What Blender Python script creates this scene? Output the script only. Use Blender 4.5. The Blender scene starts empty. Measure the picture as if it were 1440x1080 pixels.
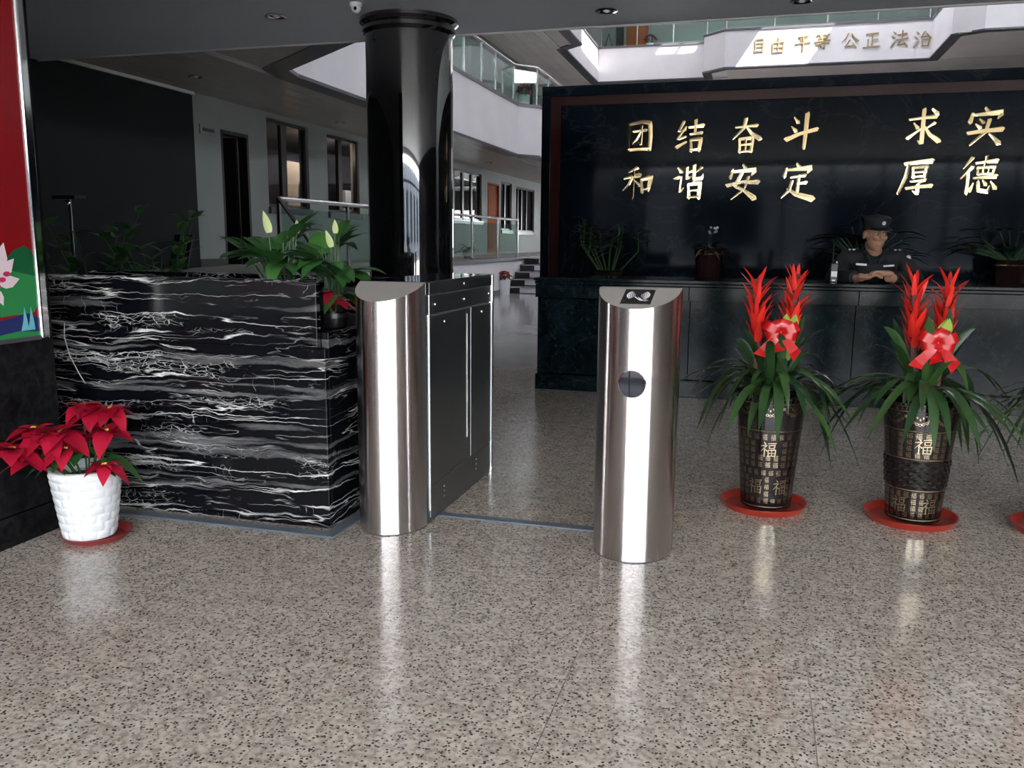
import bpy, bmesh, math, random
from mathutils import Vector, Matrix
S = bpy.context.scene
COL = S.collection
random.seed(7)
PI = math.pi

# ---------------------------------------------------------------- camera
cam_d = bpy.data.cameras.new('camera'); cam = bpy.data.objects.new('camera', cam_d); COL.objects.link(cam)
cam_d.sensor_fit = 'HORIZONTAL'; cam_d.sensor_width = 36.0; cam_d.lens = 36.0*1200/1440
cam_d.clip_start = 0.05; cam_d.clip_end = 300
def _orth():
    # rows: world X, Y, Z axes in image space (x right, y down, z forward)
    f = 1200.0; vx, vy, sl = 1069.0, 340.0, 0.00875
    d = Vector(((vx-720)/f, (vy-540)/f, 1)).normalized()
    h = lambda x: Vector(((x-720)/f, (vy+sl*(x-vx)-540)/f, 1))
    a = d.dot(h(0)); b = d.dot(h(1)); xs = -a/(b-a)
    w = (-h(xs)).normalized(); u = d.cross(w)
    if u.y > 0: u = -u
    return w, d, u
w_, d_, u_ = _orth()
M = Matrix(((w_.x, -w_.y, -w_.z), (d_.x, -d_.y, -d_.z), (u_.x, -u_.y, -u_.z)))
cam.matrix_world = Matrix.Translation((0, 0, 1.17)) @ M.to_4x4()
S.camera = cam
# ---------------------------------------------------------------- sky, sun, exposure
W = bpy.data.worlds.new('sky'); S.world = W; W.use_nodes = True
bg = W.node_tree.nodes['Background']
bg.inputs[0].default_value = (0.93, 0.96, 1.0, 1); bg.inputs[1].default_value = 11.0
sun_d = bpy.data.lights.new('sun', 'SUN'); sun_d.energy = 13; sun_d.angle = 0.009; sun_d.color = (1, 0.96, 0.9)
sun = bpy.data.objects.new('sun', sun_d); COL.objects.link(sun)
sun.rotation_euler = Vector((-0.65, 0.5, -1.0)).to_track_quat('-Z', 'Y').to_euler()
S.view_settings.view_transform = 'Standard'; S.view_settings.look = 'None'
S.view_settings.exposure = 1.2; S.view_settings.gamma = 1.0; S.view_settings.use_curve_mapping = False
S.cycles.use_denoising = True; S.cycles.max_bounces = 10; S.cycles.diffuse_bounces = 5; S.cycles.glossy_bounces = 5
S.cycles.transparent_max_bounces = 12; S.cycles.sample_clamp_indirect = 6.0
S.cycles.caustics_reflective = False; S.cycles.caustics_refractive = False

# ---------------------------------------------------------------- materials
def pm(name, col, rough=0.5, metal=0.0, spec=0.5, **kw):
    m = bpy.data.materials.new(name); m.use_nodes = True
    b = m.node_tree.nodes['Principled BSDF']
    b.inputs['Base Color'].default_value = (*col, 1); b.inputs['Roughness'].default_value = rough
    b.inputs['Metallic'].default_value = metal; b.inputs['Specular IOR Level'].default_value = spec
    for k, v in kw.items(): b.inputs[k.replace('_', ' ')].default_value = v
    return m
def nd(m, t, **kw):
    n = m.node_tree.nodes.new(t)
    for k, v in kw.items(): setattr(n, k, v)
    return n
def lk(m, a, b): m.node_tree.links.new(a, b)
def coords(m, scale=(1, 1, 1)):
    t = nd(m, 'ShaderNodeNewGeometry'); mp = nd(m, 'ShaderNodeMapping'); mp.inputs['Scale'].default_value = scale
    lk(m, t.outputs['Position'], mp.inputs['Vector']); return mp.outputs[0]
def noise(m, vec, scale, detail=3, rough=0.5, dist=0):
    n = nd(m, 'ShaderNodeTexNoise'); n.inputs['Scale'].default_value = scale; n.inputs['Detail'].default_value = detail
    n.inputs['Roughness'].default_value = rough; n.inputs['Distortion'].default_value = dist
    if vec is not None: lk(m, vec, n.inputs['Vector'])
    return n
def ramp(m, fac, stops, interp='LINEAR'):
    r = nd(m, 'ShaderNodeValToRGB'); r.color_ramp.interpolation = interp
    e = r.color_ramp.elements
    while len(e) < len(stops): e.new(0.5)
    for q, (p, c) in zip(e, stops):
        q.position = p; q.color = (*(c if isinstance(c, tuple) else (c, c, c)), 1)
    lk(m, fac, r.inputs[0]); return r.outputs[0]
def mix(m, fac, a, b, mode='MIX'):
    n = nd(m, 'ShaderNodeMix', data_type='RGBA', blend_type=mode)
    if isinstance(fac, (int, float)): n.inputs[0].default_value = fac
    else: lk(m, fac, n.inputs[0])
    for s, i in ((a, 6), (b, 7)):
        if isinstance(s, tuple): n.inputs[i].default_value = (*s, 1)
        else: lk(m, s, n.inputs[i])
    return n.outputs[2]
def math_(m, op, a, b=None):
    n = nd(m, 'ShaderNodeMath', operation=op)
    for i, s in enumerate((a, b)):
        if s is None: continue
        if isinstance(s, (int, float)): n.inputs[i].default_value = s
        else: lk(m, s, n.inputs[i])
    return n.outputs[0]
def bsdf(m): return m.node_tree.nodes['Principled BSDF']

def m_granite():
    m = pm('speckled_granite', (0.3, 0.27, 0.25), 0.13)
    p = coords(m)
    base = ramp(m, noise(m, p, 14, 3).outputs[0], [(0.3, (0.37, 0.322, 0.275)), (0.7, (0.53, 0.465, 0.40))])
    mid = ramp(m, noise(m, p, 60, 2).outputs[0], [(0.40, (0.22, 0.20, 0.185)), (0.56, (1, 1, 1))])
    c = mix(m, 0.45, base, mid, 'MULTIPLY')
    v = nd(m, 'ShaderNodeTexVoronoi'); v.inputs['Scale'].default_value = 100; lk(m, p, v.inputs['Vector'])
    sp = math_(m, 'MULTIPLY', ramp(m, v.outputs['Distance'], [(0.29, 1.0), (0.40, 0.0)]),
               ramp(m, noise(m, p, 48, 2).outputs[0], [(0.43, 0.0), (0.49, 1.0)]))
    c = mix(m, sp, c, (0.04, 0.036, 0.033))
    lt = ramp(m, noise(m, p, 95, 1).outputs[0], [(0.66, 0.0), (0.72, 1.0)])
    c = mix(m, math_(m, 'MULTIPLY', lt, 0.5), c, (0.6, 0.56, 0.5))
    lk(m, c, bsdf(m).inputs['Base Color'])
    lk(m, ramp(m, noise(m, p, 3, 3).outputs[0], [(0.3, 0.10), (0.7, 0.19)]), bsdf(m).inputs['Roughness'])
    return m
def m_vein_marble():
    m = pm('black_veined_marble', (0.02, 0.02, 0.025), 0.14, spec=0.3)
    p = coords(m)
    def warp(vec, scale, amt, sc):
        w = noise(m, coords(m, sc), scale, 4, 0.6)
        sub = nd(m, 'ShaderNodeVectorMath', operation='SUBTRACT'); lk(m, w.outputs['Color'], sub.inputs[0]); sub.inputs[1].default_value = (.5, .5, .5)
        s_ = nd(m, 'ShaderNodeVectorMath', operation='SCALE'); lk(m, sub.outputs[0], s_.inputs[0]); s_.inputs['Scale'].default_value = amt
        ad = nd(m, 'ShaderNodeVectorMath', operation='ADD'); lk(m, vec, ad.inputs[0]); lk(m, s_.outputs[0], ad.inputs[1]); return ad.outputs[0]
    def mapped(vec, sc, loc=(0, 0, 0)):
        k = nd(m, 'ShaderNodeMapping'); k.inputs['Scale'].default_value = sc; k.inputs['Location'].default_value = loc; lk(m, vec, k.inputs['Vector']); return k.outputs[0]
    q = warp(p, 2.6, 0.07, (1, 1, 1.6)); q = warp(q, 11.0, 0.022, (1, 1, 1.2))
    # broad grey layers
    b1 = noise(m, mapped(q, (0.30, 0.30, 7.5)), 2.0, 3, 0.5)
    band = ramp(m, b1.outputs[0], [(0.545, 0.0), (0.565, 0.50), (0.60, 0.95), (0.625, 0.45), (0.64, 0.05), (0.70, 0.0)])
    tone = ramp(m, noise(m, mapped(q, (3, 3, 14)), 4.0, 4, 0.6).outputs[0], [(0.35, 0.45), (0.65, 1.0)])
    col = mix(m, math_(m, 'MULTIPLY', band, tone), (0.0035, 0.0038, 0.006), (0.15, 0.15, 0.155))
    # hair-thin white seams running along the layers
    def seam(loc, sc, wdt, lo, hi, amt, col):
        n2 = noise(m, mapped(q, sc, loc), 1.6, 3, 0.5)
        r2 = math_(m, 'ABSOLUTE', math_(m, 'SUBTRACT', n2.outputs[0], 0.5))
        v = ramp(m, r2, [(0.0, 1.0), (wdt, 0.5), (wdt*2, 0.0)])
        msk = ramp(m, noise(m, mapped(q, (1.3, 1.3, 7), loc), 1.5, 3).outputs[0], [(lo, 0.0), (hi, 1.0)])
        return mix(m, math_(m, 'MULTIPLY', math_(m, 'MULTIPLY', v, msk), amt), col, (0.70, 0.70, 0.68))
    col = seam((0, 0, 0), (0.40, 0.40, 8), 0.006, 0.44, 0.56, 1.0, col)
    col = seam((4, 2, 7), (0.7, 0.7, 11), 0.005, 0.48, 0.60, 0.85, col)
    col = seam((9, 5, 3), (1.6, 1.6, 15), 0.006, 0.52, 0.62, 0.4, col)
    col = seam((2, 8, 5), (7.0, 7.0, 3.0), 0.003, 0.57, 0.66, 0.5, col)
    # crackle between the layers
    vo = nd(m, 'ShaderNodeTexVoronoi', feature='DISTANCE_TO_EDGE'); vo.inputs['Scale'].default_value = 1.0
    q2 = warp(q, 30.0, 0.022, (1, 1, 1)); lk(m, mapped(q2, (20, 20, 70)), vo.inputs['Vector'])
    ck = ramp(m, vo.outputs['Distance'], [(0.0, 1.0), (0.03, 0.3), (0.06, 0.0)])
    cm = ramp(m, noise(m, mapped(q, (0.7, 0.7, 5.5), (1, 0, 3)), 2.0, 4, 0.6).outputs[0], [(0.55, 0.0), (0.62, 1.0)])
    col = mix(m, math_(m, 'MULTIPLY', math_(m, 'MULTIPLY', ck, cm), 0.8), col, (0.55, 0.55, 0.54))
    lk(m, col, bsdf(m).inputs['Base Color']); return m
def m_stone(name, dark, light, vein, scale=2.0, rough=0.1, amt=0.5):
    m = pm(name, dark, rough); p = coords(m)
    n = noise(m, p, scale, 6, 0.6, 0.6)
    c = ramp(m, n.outputs[0], [(0.40, dark), (0.72, light)])
    n2 = noise(m, p, scale*0.8, 5, 0.6, 1.5)
    v = ramp(m, math_(m, 'ABSOLUTE', math_(m, 'SUBTRACT', n2.outputs[0], 0.5)), [(0.0, 1.0), (0.012, 0.0)])
    c = mix(m, math_(m, 'MULTIPLY', v, amt), c, vein)
    lk(m, c, bsdf(m).inputs['Base Color']); return m
def m_paint(name, col, rough=0.6, var=0.06):
    m = pm(name, col, rough, spec=0.3); p = coords(m)
    a = tuple(x*(1-var) for x in col); b = tuple(min(1, x*(1+var)) for x in col)
    lk(m, ramp(m, noise(m, p, 1.3, 4).outputs[0], [(0.3, a), (0.7, b)]), bsdf(m).inputs['Base Color']); return m
def m_glass(name, tint, amt=1.0):
    m = bpy.data.materials.new(name); m.use_nodes = True; nt = m.node_tree; nt.nodes.clear()
    o = nd(m, 'ShaderNodeOutputMaterial'); t = nd(m, 'ShaderNodeBsdfTransparent'); t.inputs[0].default_value = (*tint, 1)
    g = nd(m, 'ShaderNodeBsdfGlossy'); g.inputs['Roughness'].default_value = 0.02; g.inputs['Color'].default_value = (amt, amt, amt, 1)
    lw = nd(m, 'ShaderNodeLayerWeight'); lw.inputs[0].default_value = 0.5; f_ = math_(m, 'ADD', math_(m, 'MULTIPLY', math_(m, 'POWER', lw.outputs['Facing'], 5.0), 0.9), 0.045)
    mx = nd(m, 'ShaderNodeMixShader'); lk(m, f_, mx.inputs[0]); lk(m, t.outputs[0], mx.inputs[1]); lk(m, g.outputs[0], mx.inputs[2])
    lk(m, mx.outputs[0], o.inputs[0]); return m
def m_steel():
    m = pm('brushed_stainless_steel', (0.66, 0.62, 0.61), 0.22, 1.0)
    t = nd(m, 'ShaderNodeTangent', direction_type='RADIAL', axis='Z'); lk(m, t.outputs[0], bsdf(m).inputs['Tangent'])
    bsdf(m).inputs['Anisotropic'].default_value = 0.96; bsdf(m).inputs['Anisotropic Rotation'].default_value = 0.25
    p = coords(m, (1, 1, 60)); lk(m, ramp(m, noise(m, p, 12, 2).outputs[0], [(0.3, 0.21), (0.7, 0.24)]), bsdf(m).inputs['Roughness'])
    return m
def m_leaf(name, a, b, rough=0.38):
    m = pm(name, a, rough); oi = nd(m, 'ShaderNodeObjectInfo')
    n = noise(m, coords(m), 25, 2)
    f = math_(m, 'ADD', math_(m, 'MULTIPLY', oi.outputs['Random'], 0.7), math_(m, 'MULTIPLY', n.outputs[0], 0.3))
    lk(m, ramp(m, f, [(0.1, a), (0.9, b)]), bsdf(m).inputs['Base Color']); return m
def m_emit(name, col, st):
    m = pm(name, col, 0.5); bsdf(m).inputs['Emission Color'].default_value = (*col, 1); bsdf(m).inputs['Emission Strength'].default_value = st; return m

MT = dict(
 granite=m_granite(), marble=m_vein_marble(),
 joint=pm('floor_joint', (0.24, 0.22, 0.20), 0.6),
 atrium_floor=m_stone('pale_polished_floor', (0.36, 0.35, 0.35), (0.46, 0.45, 0.45), (0.3, 0.3, 0.3), 1.2, 0.12, 0.2),
 black=m_stone('black_polished_granite', (0.004, 0.004, 0.005), (0.010, 0.010, 0.012), (0.02, 0.02, 0.02), 9, 0.04, 0.1),
 blackwall=m_stone('black_granite_cladding', (0.005, 0.005, 0.006), (0.016, 0.016, 0.016), (0.03, 0.03, 0.03), 22, 0.12, 0.1),
 navy=m_stone('dark_blue_green_granite', (0.0015, 0.003, 0.005), (0.0045, 0.009, 0.0145), (0.03, 0.042, 0.052), 1.2, 0.06, 0.35),
 green=m_stone('dark_green_marble', (0.0015, 0.004, 0.005), (0.007, 0.015, 0.019), (0.045, 0.07, 0.08), 6, 0.12, 0.4),
 redstone=m_stone('dark_red_granite', (0.020, 0.006, 0.006), (0.026, 0.008, 0.008), (0.03, 0.012, 0.012), 12, 0.10, 0.1),
 soffit=m_paint('grey_ceiling_paint', (0.55, 0.59, 0.65), 0.55, 0.03),
 soffit_lip=pm('ceiling_edge_metal', (0.6, 0.61, 0.62), 0.35),
 lilac=m_paint('white_wall_paint', (0.71, 0.68, 0.71), 0.6),
 wall=m_paint('pale_wall_paint', (0.29, 0.31, 0.30), 0.6),
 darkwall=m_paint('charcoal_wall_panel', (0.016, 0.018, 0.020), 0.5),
 planks=m_paint('grey_metal_ceiling_plank', (0.37, 0.345, 0.32), 0.4, 0.04), planks_lit=m_paint('bounce_lit_plank', (0.62, 0.57, 0.53), 0.6, 0.04),  # second plank colour is lightened to stand in for sun bounce upstairs
 dtrim=pm('dark_grey_trim', (0.055, 0.055, 0.065), 0.35),
 curb=pm('slate_curb', (0.10, 0.10, 0.115), 0.35),
 steel=m_steel(),
 chrome=pm('chrome', (0.78, 0.78, 0.78), 0.08, 1.0),
 rail=pm('satin_rail_steel', (0.7, 0.7, 0.7), 0.25, 1.0),
 panel=pm('side_panel_steel', (0.28, 0.30, 0.31), 0.30, 1.0),
 panel_dark=pm('dark_steel_band', (0.10, 0.11, 0.12), 0.18, 0.8),
 topglass=pm('dark_top_plate', (0.03, 0.035, 0.04), 0.05, 0.3),
 floor_strip=pm('blue_grey_floor_strip', (0.13, 0.16, 0.19), 0.35, 0.3),
 glass=m_glass('rail_glass', (0.78, 0.88, 0.84)), pane=m_glass('window_glass', (0.75, 0.75, 0.75), 0.6),
 blackplastic=pm('black_plastic', (0.008, 0.008, 0.009), 0.35), lens=pm('dark_glass_lens', (0.006, 0.008, 0.014), 0.03, spec=0.15),
 white=pm('white_glaze', (0.70, 0.72, 0.74), 0.25), whitep=pm('white_print', (0.8, 0.8, 0.8), 0.4),
 gold=pm('polished_gold', (0.83, 0.64, 0.34), 0.11, 1.0), goldp=pm('gold_print', (0.55, 0.45, 0.30), 0.25, 1.0), goldl=pm('matt_gold_lettering', (0.34, 0.24, 0.11), 0.4, 0.3), exterior=m_paint('grey_blue_facade', (0.09, 0.105, 0.125), 0.7, 0.2), trees=m_paint('far_foliage', (0.03, 0.07, 0.03), 0.8, 0.4),
 potblack=pm('black_ceramic_glaze', (0.010, 0.007, 0.007), 0.10), saucer=pm('orange_red_plastic', (0.27, 0.022, 0.012), 0.35), saucer_dull=pm('dull_red_plastic', (0.24, 0.03, 0.03), 0.4),
 soil=m_paint('potting_soil', (0.03, 0.022, 0.016), 0.9, 0.3),
 leaf=m_leaf('green_leaf', (0.012, 0.06, 0.014), (0.045, 0.15, 0.03)), lily=m_leaf('lily_leaf', (0.02, 0.085, 0.02), (0.06, 0.18, 0.04), 0.32),
 dleaf=m_leaf('dark_foliage', (0.003, 0.010, 0.004), (0.008, 0.022, 0.007)), strap=m_leaf('strap_leaf', (0.007, 0.028, 0.010), (0.030, 0.075, 0.016), 0.3),
 limeleaf=m_leaf('lime_leaf', (0.20, 0.34, 0.05), (0.36, 0.46, 0.10)), spathe=m_leaf('pale_spathe', (0.40, 0.50, 0.22), (0.55, 0.62, 0.32)),
 red=m_leaf('red_bract', (0.26, 0.003, 0.016), (0.44, 0.008, 0.035)), scarlet=m_leaf('scarlet_bract', (0.50, 0.010, 0.008), (0.72, 0.028, 0.016), 0.4),
 ribbon=pm('red_satin_ribbon', (0.42, 0.006, 0.007), 0.25), stem=pm('brown_stem', (0.10, 0.04, 0.03), 0.6), gstem=pm('green_stem', (0.025, 0.07, 0.02), 0.5),
 yellow=pm('yellow_flower_centre', (0.6, 0.5, 0.06), 0.5),
 brown=pm('dark_brown_frame', (0.018, 0.011, 0.010), 0.35), orange=m_paint('orange_wood', (0.38, 0.10, 0.02), 0.7, 0.15),
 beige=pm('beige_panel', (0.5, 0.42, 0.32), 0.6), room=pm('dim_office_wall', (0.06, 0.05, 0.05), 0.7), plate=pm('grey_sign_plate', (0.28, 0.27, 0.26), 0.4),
 skin=m_paint('skin', (0.42, 0.23, 0.15), 0.5, 0.04), uniform=pm('black_uniform_cloth', (0.007, 0.008, 0.011), 0.8), badge=pm('silver_badge', (0.65, 0.65, 0.65), 0.4),
 hair=pm('black_hair', (0.006, 0.005, 0.005), 0.5), lamp=m_emit('warm_lamp', (1, 0.75, 0.45), 6), concrete=m_paint('exterior_paving', (0.38, 0.37, 0.36), 0.8),
 p_red=pm('poster_red', (0.22, 0.004, 0.008), 0.25), p_pink=pm('poster_pink', (0.75, 0.62, 0.66), 0.25), p_mag=pm('poster_magenta', (0.55, 0.03, 0.12), 0.25),
 p_green=pm('poster_green', (0.02, 0.22, 0.06), 0.25), p_green2=pm('poster_deep_green', (0.008, 0.10, 0.035), 0.25), p_blue=pm('poster_blue', (0.01, 0.02, 0.12), 0.25), p_teal=pm('poster_teal', (0.16, 0.50, 0.58), 0.25),
 
 cable=pm('white_cable', (0.6, 0.6, 0.58), 0.5),
)
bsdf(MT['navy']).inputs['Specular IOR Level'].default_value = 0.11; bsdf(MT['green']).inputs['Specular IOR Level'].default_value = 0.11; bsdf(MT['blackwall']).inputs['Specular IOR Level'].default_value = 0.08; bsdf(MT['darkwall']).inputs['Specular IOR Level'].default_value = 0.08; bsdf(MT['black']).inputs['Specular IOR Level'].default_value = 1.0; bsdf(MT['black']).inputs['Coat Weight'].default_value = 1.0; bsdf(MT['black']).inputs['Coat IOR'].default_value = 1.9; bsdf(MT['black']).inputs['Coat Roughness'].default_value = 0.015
bsdf(MT['orange']).inputs['Specular IOR Level'].default_value = 0.1
# ---------------------------------------------------------------- mesh helpers
ORG = {}
def origin(o):
    p = Vector((0, 0, 0))
    while o is not None: p += Vector(o.location); o = o.parent
    return p
class MB:
    def __init__(s): s.v = []; s.f = []
    def add(s, vs, fs):
        k = len(s.v); s.v += [tuple(v) for v in vs]; s.f += [tuple(i+k for i in f) for f in fs]; return s
    def box(s, x0, x1, y0, y1, z0, z1):
        return s.add([(x0,y0,z0),(x1,y0,z0),(x1,y1,z0),(x0,y1,z0),(x0,y0,z1),(x1,y0,z1),(x1,y1,z1),(x0,y1,z1)],
                     [(3,2,1,0),(4,5,6,7),(0,1,5,4),(1,2,6,5),(2,3,7,6),(3,0,4,7)])
    def bar(s, a, b, w, h):   # rectangular bar between two points
        a = Vector(a); b = Vector(b); t = (b-a).normalized(); up = Vector((0,0,1)) if abs(t.z) < .9 else Vector((0,1,0))
        r = t.cross(up).normalized(); u = r.cross(t)
        vs = [p + r*(sx*w/2) + u*(sz*h/2) for p in (a, b) for sx, sz in ((-1,-1),(1,-1),(1,1),(-1,1))]
        return s.add(vs, [(3,2,1,0),(4,5,6,7),(0,1,5,4),(1,2,6,5),(2,3,7,6),(3,0,4,7)])
    def prism(s, poly, z0, z1):
        n = len(poly)
        return s.add([(x,y,z0) for x,y in poly]+[(x,y,z1) for x,y in poly],
                     [tuple(range(n-1,-1,-1)), tuple(range(n,2*n))]+[(i,(i+1)%n,n+(i+1)%n,n+i) for i in range(n)])
    def xprism(s, poly, y0, y1):   # poly in (x,z), extruded along y
        n = len(poly)
        return s.add([(x,y0,z) for x,z in poly]+[(x,y1,z) for x,z in poly],
                     [tuple(range(n)), tuple(range(2*n-1,n-1,-1))]+[(n+i,n+(i+1)%n,(i+1)%n,i) for i in range(n)])
    def yprism(s, poly, x0, x1):   # poly in (y,z), extruded along x
        n = len(poly)
        return s.add([(x0,y,z) for y,z in poly]+[(x1,y,z) for y,z in poly],
                     [tuple(range(n-1,-1,-1)), tuple(range(n,2*n))]+[(i,(i+1)%n,n+(i+1)%n,n+i) for i in range(n)])
    def lathe(s, prof, c=(0,0,0), n=32, cap=True):
        k = len(prof); vs = []
        for i in range(n):
            a = 2*PI*i/n
            vs += [(c[0]+r*math.cos(a), c[1]+r*math.sin(a), c[2]+z) for r, z in prof]
        fs = [(i*k+j, ((i+1)%n)*k+j, ((i+1)%n)*k+j+1, i*k+j+1) for i in range(n) for j in range(k-1)]
        if cap: fs += [tuple(i*k for i in range(n-1,-1,-1)), tuple(i*k+k-1 for i in range(n))]
        return s.add(vs, fs)
    def tube(s, pts, rad, n=8):
        pts = [Vector(p) for p in pts]; k = len(pts)
        if isinstance(rad, (int, float)): rad = [rad]*k
        vs = []; prev = None
        for i, p in enumerate(pts):
            t = (pts[min(i+1,k-1)]-pts[max(i-1,0)]).normalized()
            if prev is None: r = t.orthogonal().normalized()
            else: r = (prev - t*prev.dot(t)).normalized()
            prev = r; u = t.cross(r)
            vs += [p + (r*math.cos(2*PI*j/n)+u*math.sin(2*PI*j/n))*rad[i] for j in range(n)]
        fs = [(i*n+j, i*n+(j+1)%n, (i+1)*n+(j+1)%n, (i+1)*n+j) for i in range(k-1) for j in range(n)]
        fs += [tuple(range(n-1,-1,-1)), tuple(range((k-1)*n, k*n))]
        return s.add(vs, fs)
    def ball(s, c, r, n=12, m=8, rot=None):
        c = Vector(c); r = (r,r,r) if isinstance(r,(int,float)) else r
        vs = [(0,0,-1)] + [(math.sin(PI*i/m)*math.cos(2*PI*j/n), math.sin(PI*i/m)*math.sin(2*PI*j/n), -math.cos(PI*i/m)) for i in range(1,m) for j in range(n)] + [(0,0,1)]
        vs = [Vector((x*r[0],y*r[1],z*r[2])) for x,y,z in vs]
        if rot is not None: vs = [rot @ v for v in vs]
        vs = [v+c for v in vs]
        fs = [(0,1+(j+1)%n,1+j) for j in range(n)]
        for i in range(m-2):
            for j in range(n): fs.append((1+i*n+j,1+i*n+(j+1)%n,1+(i+1)*n+(j+1)%n,1+(i+1)*n+j))
        L = 1+(m-1)*n; fs += [(L,1+(m-2)*n+j,1+(m-2)*n+(j+1)%n) for j in range(n)]
        return s.add(vs, fs)
    def build(s, name, mat, parent=None, smooth=False, bevel=0, angle=40, label=None):
        o0 = origin(parent) if parent else Vector((0,0,0))
        me = bpy.data.meshes.new(name); me.from_pydata([tuple(Vector(v)-o0) for v in s.v], [], s.f); me.update()
        if smooth:
            me.polygons.foreach_set('use_smooth', [True]*len(me.polygons))
            try: me.set_sharp_from_angle(angle=math.radians(angle))
            except Exception: pass
        me.materials.append(MT[mat] if isinstance(mat, str) else mat)
        o = bpy.data.objects.new(name, me); COL.objects.link(o)
        if parent: o.parent = parent
        if bevel:
            b = o.modifiers.new('edge', 'BEVEL'); b.width = bevel; b.segments = 2; b.limit_method = 'ANGLE'
        if label: o['label'] = label
        return o
def thing(name, label, cat, loc, group=None, kind=None):
    o = bpy.data.objects.new(name, None); COL.objects.link(o); o.location = loc; o.empty_display_size = 0.1
    if kind: o['kind'] = kind
    else: o['label'] = label; o['category'] = cat
    if group: o['group'] = group
    return o
def tag(o, label, cat, group=None):
    o['label'] = label; o['category'] = cat
    if group: o['group'] = group
    return o
def struct(o, label=None):
    o['kind'] = 'structure'
    if label: o['label'] = label
    return o
def leaf(mb, base, d, L, Wd, droop=0.2, fold=0.15, n=6, prof='ovate', up=(0,0,1), curl=0.0):
    base = Vector(base); d = Vector(d).normalized(); up = Vector(up)
    if abs(d.dot(up)) > 0.95: up = Vector((d.y+0.3, 1, -d.x))
    P = [base + d*(L*t) + Vector((0,0,-droop*L*t*t)) + d.cross(up).normalized()*(curl*L*t*t) for t in [i/n for i in range(n+1)]]
    vs = []; fs = []
    for i in range(n):
        t = i/n; tan = (P[i+1]-P[max(i-1,0)]).normalized(); r = tan.cross(up).normalized(); nn = r.cross(tan)
        if prof == 'ovate': w = Wd*0.5*math.sin(PI*min(1, (t*0.88+0.12)**0.72))**0.9
        elif prof == 'strap': w = Wd*0.5*(0.75+0.25*math.sin(PI*t))*(1 if t < 0.7 else max(0, 1-((t-0.7)/0.32)**1.6))
        else: w = Wd*0.5*(1-t)**0.7*(0.75+0.6*t)
        vs += [P[i]-r*w+nn*(w*fold), P[i], P[i]+r*w+nn*(w*fold)]
    vs.append(P[n]); T = len(vs)-1
    for i in range(n-1):
        k = 3*i; fs += [(k,k+1,k+4,k+3),(k+1,k+2,k+5,k+4)]
    k = 3*(n-1); fs += [(k,k+1,T),(k+1,k+2,T)]
    return mb.add(vs, fs)
def sph(az, el): return Vector((math.cos(el)*math.cos(az), math.cos(el)*math.sin(az), math.sin(el)))
def ur(a, b): return random.uniform(a, b)

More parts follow.
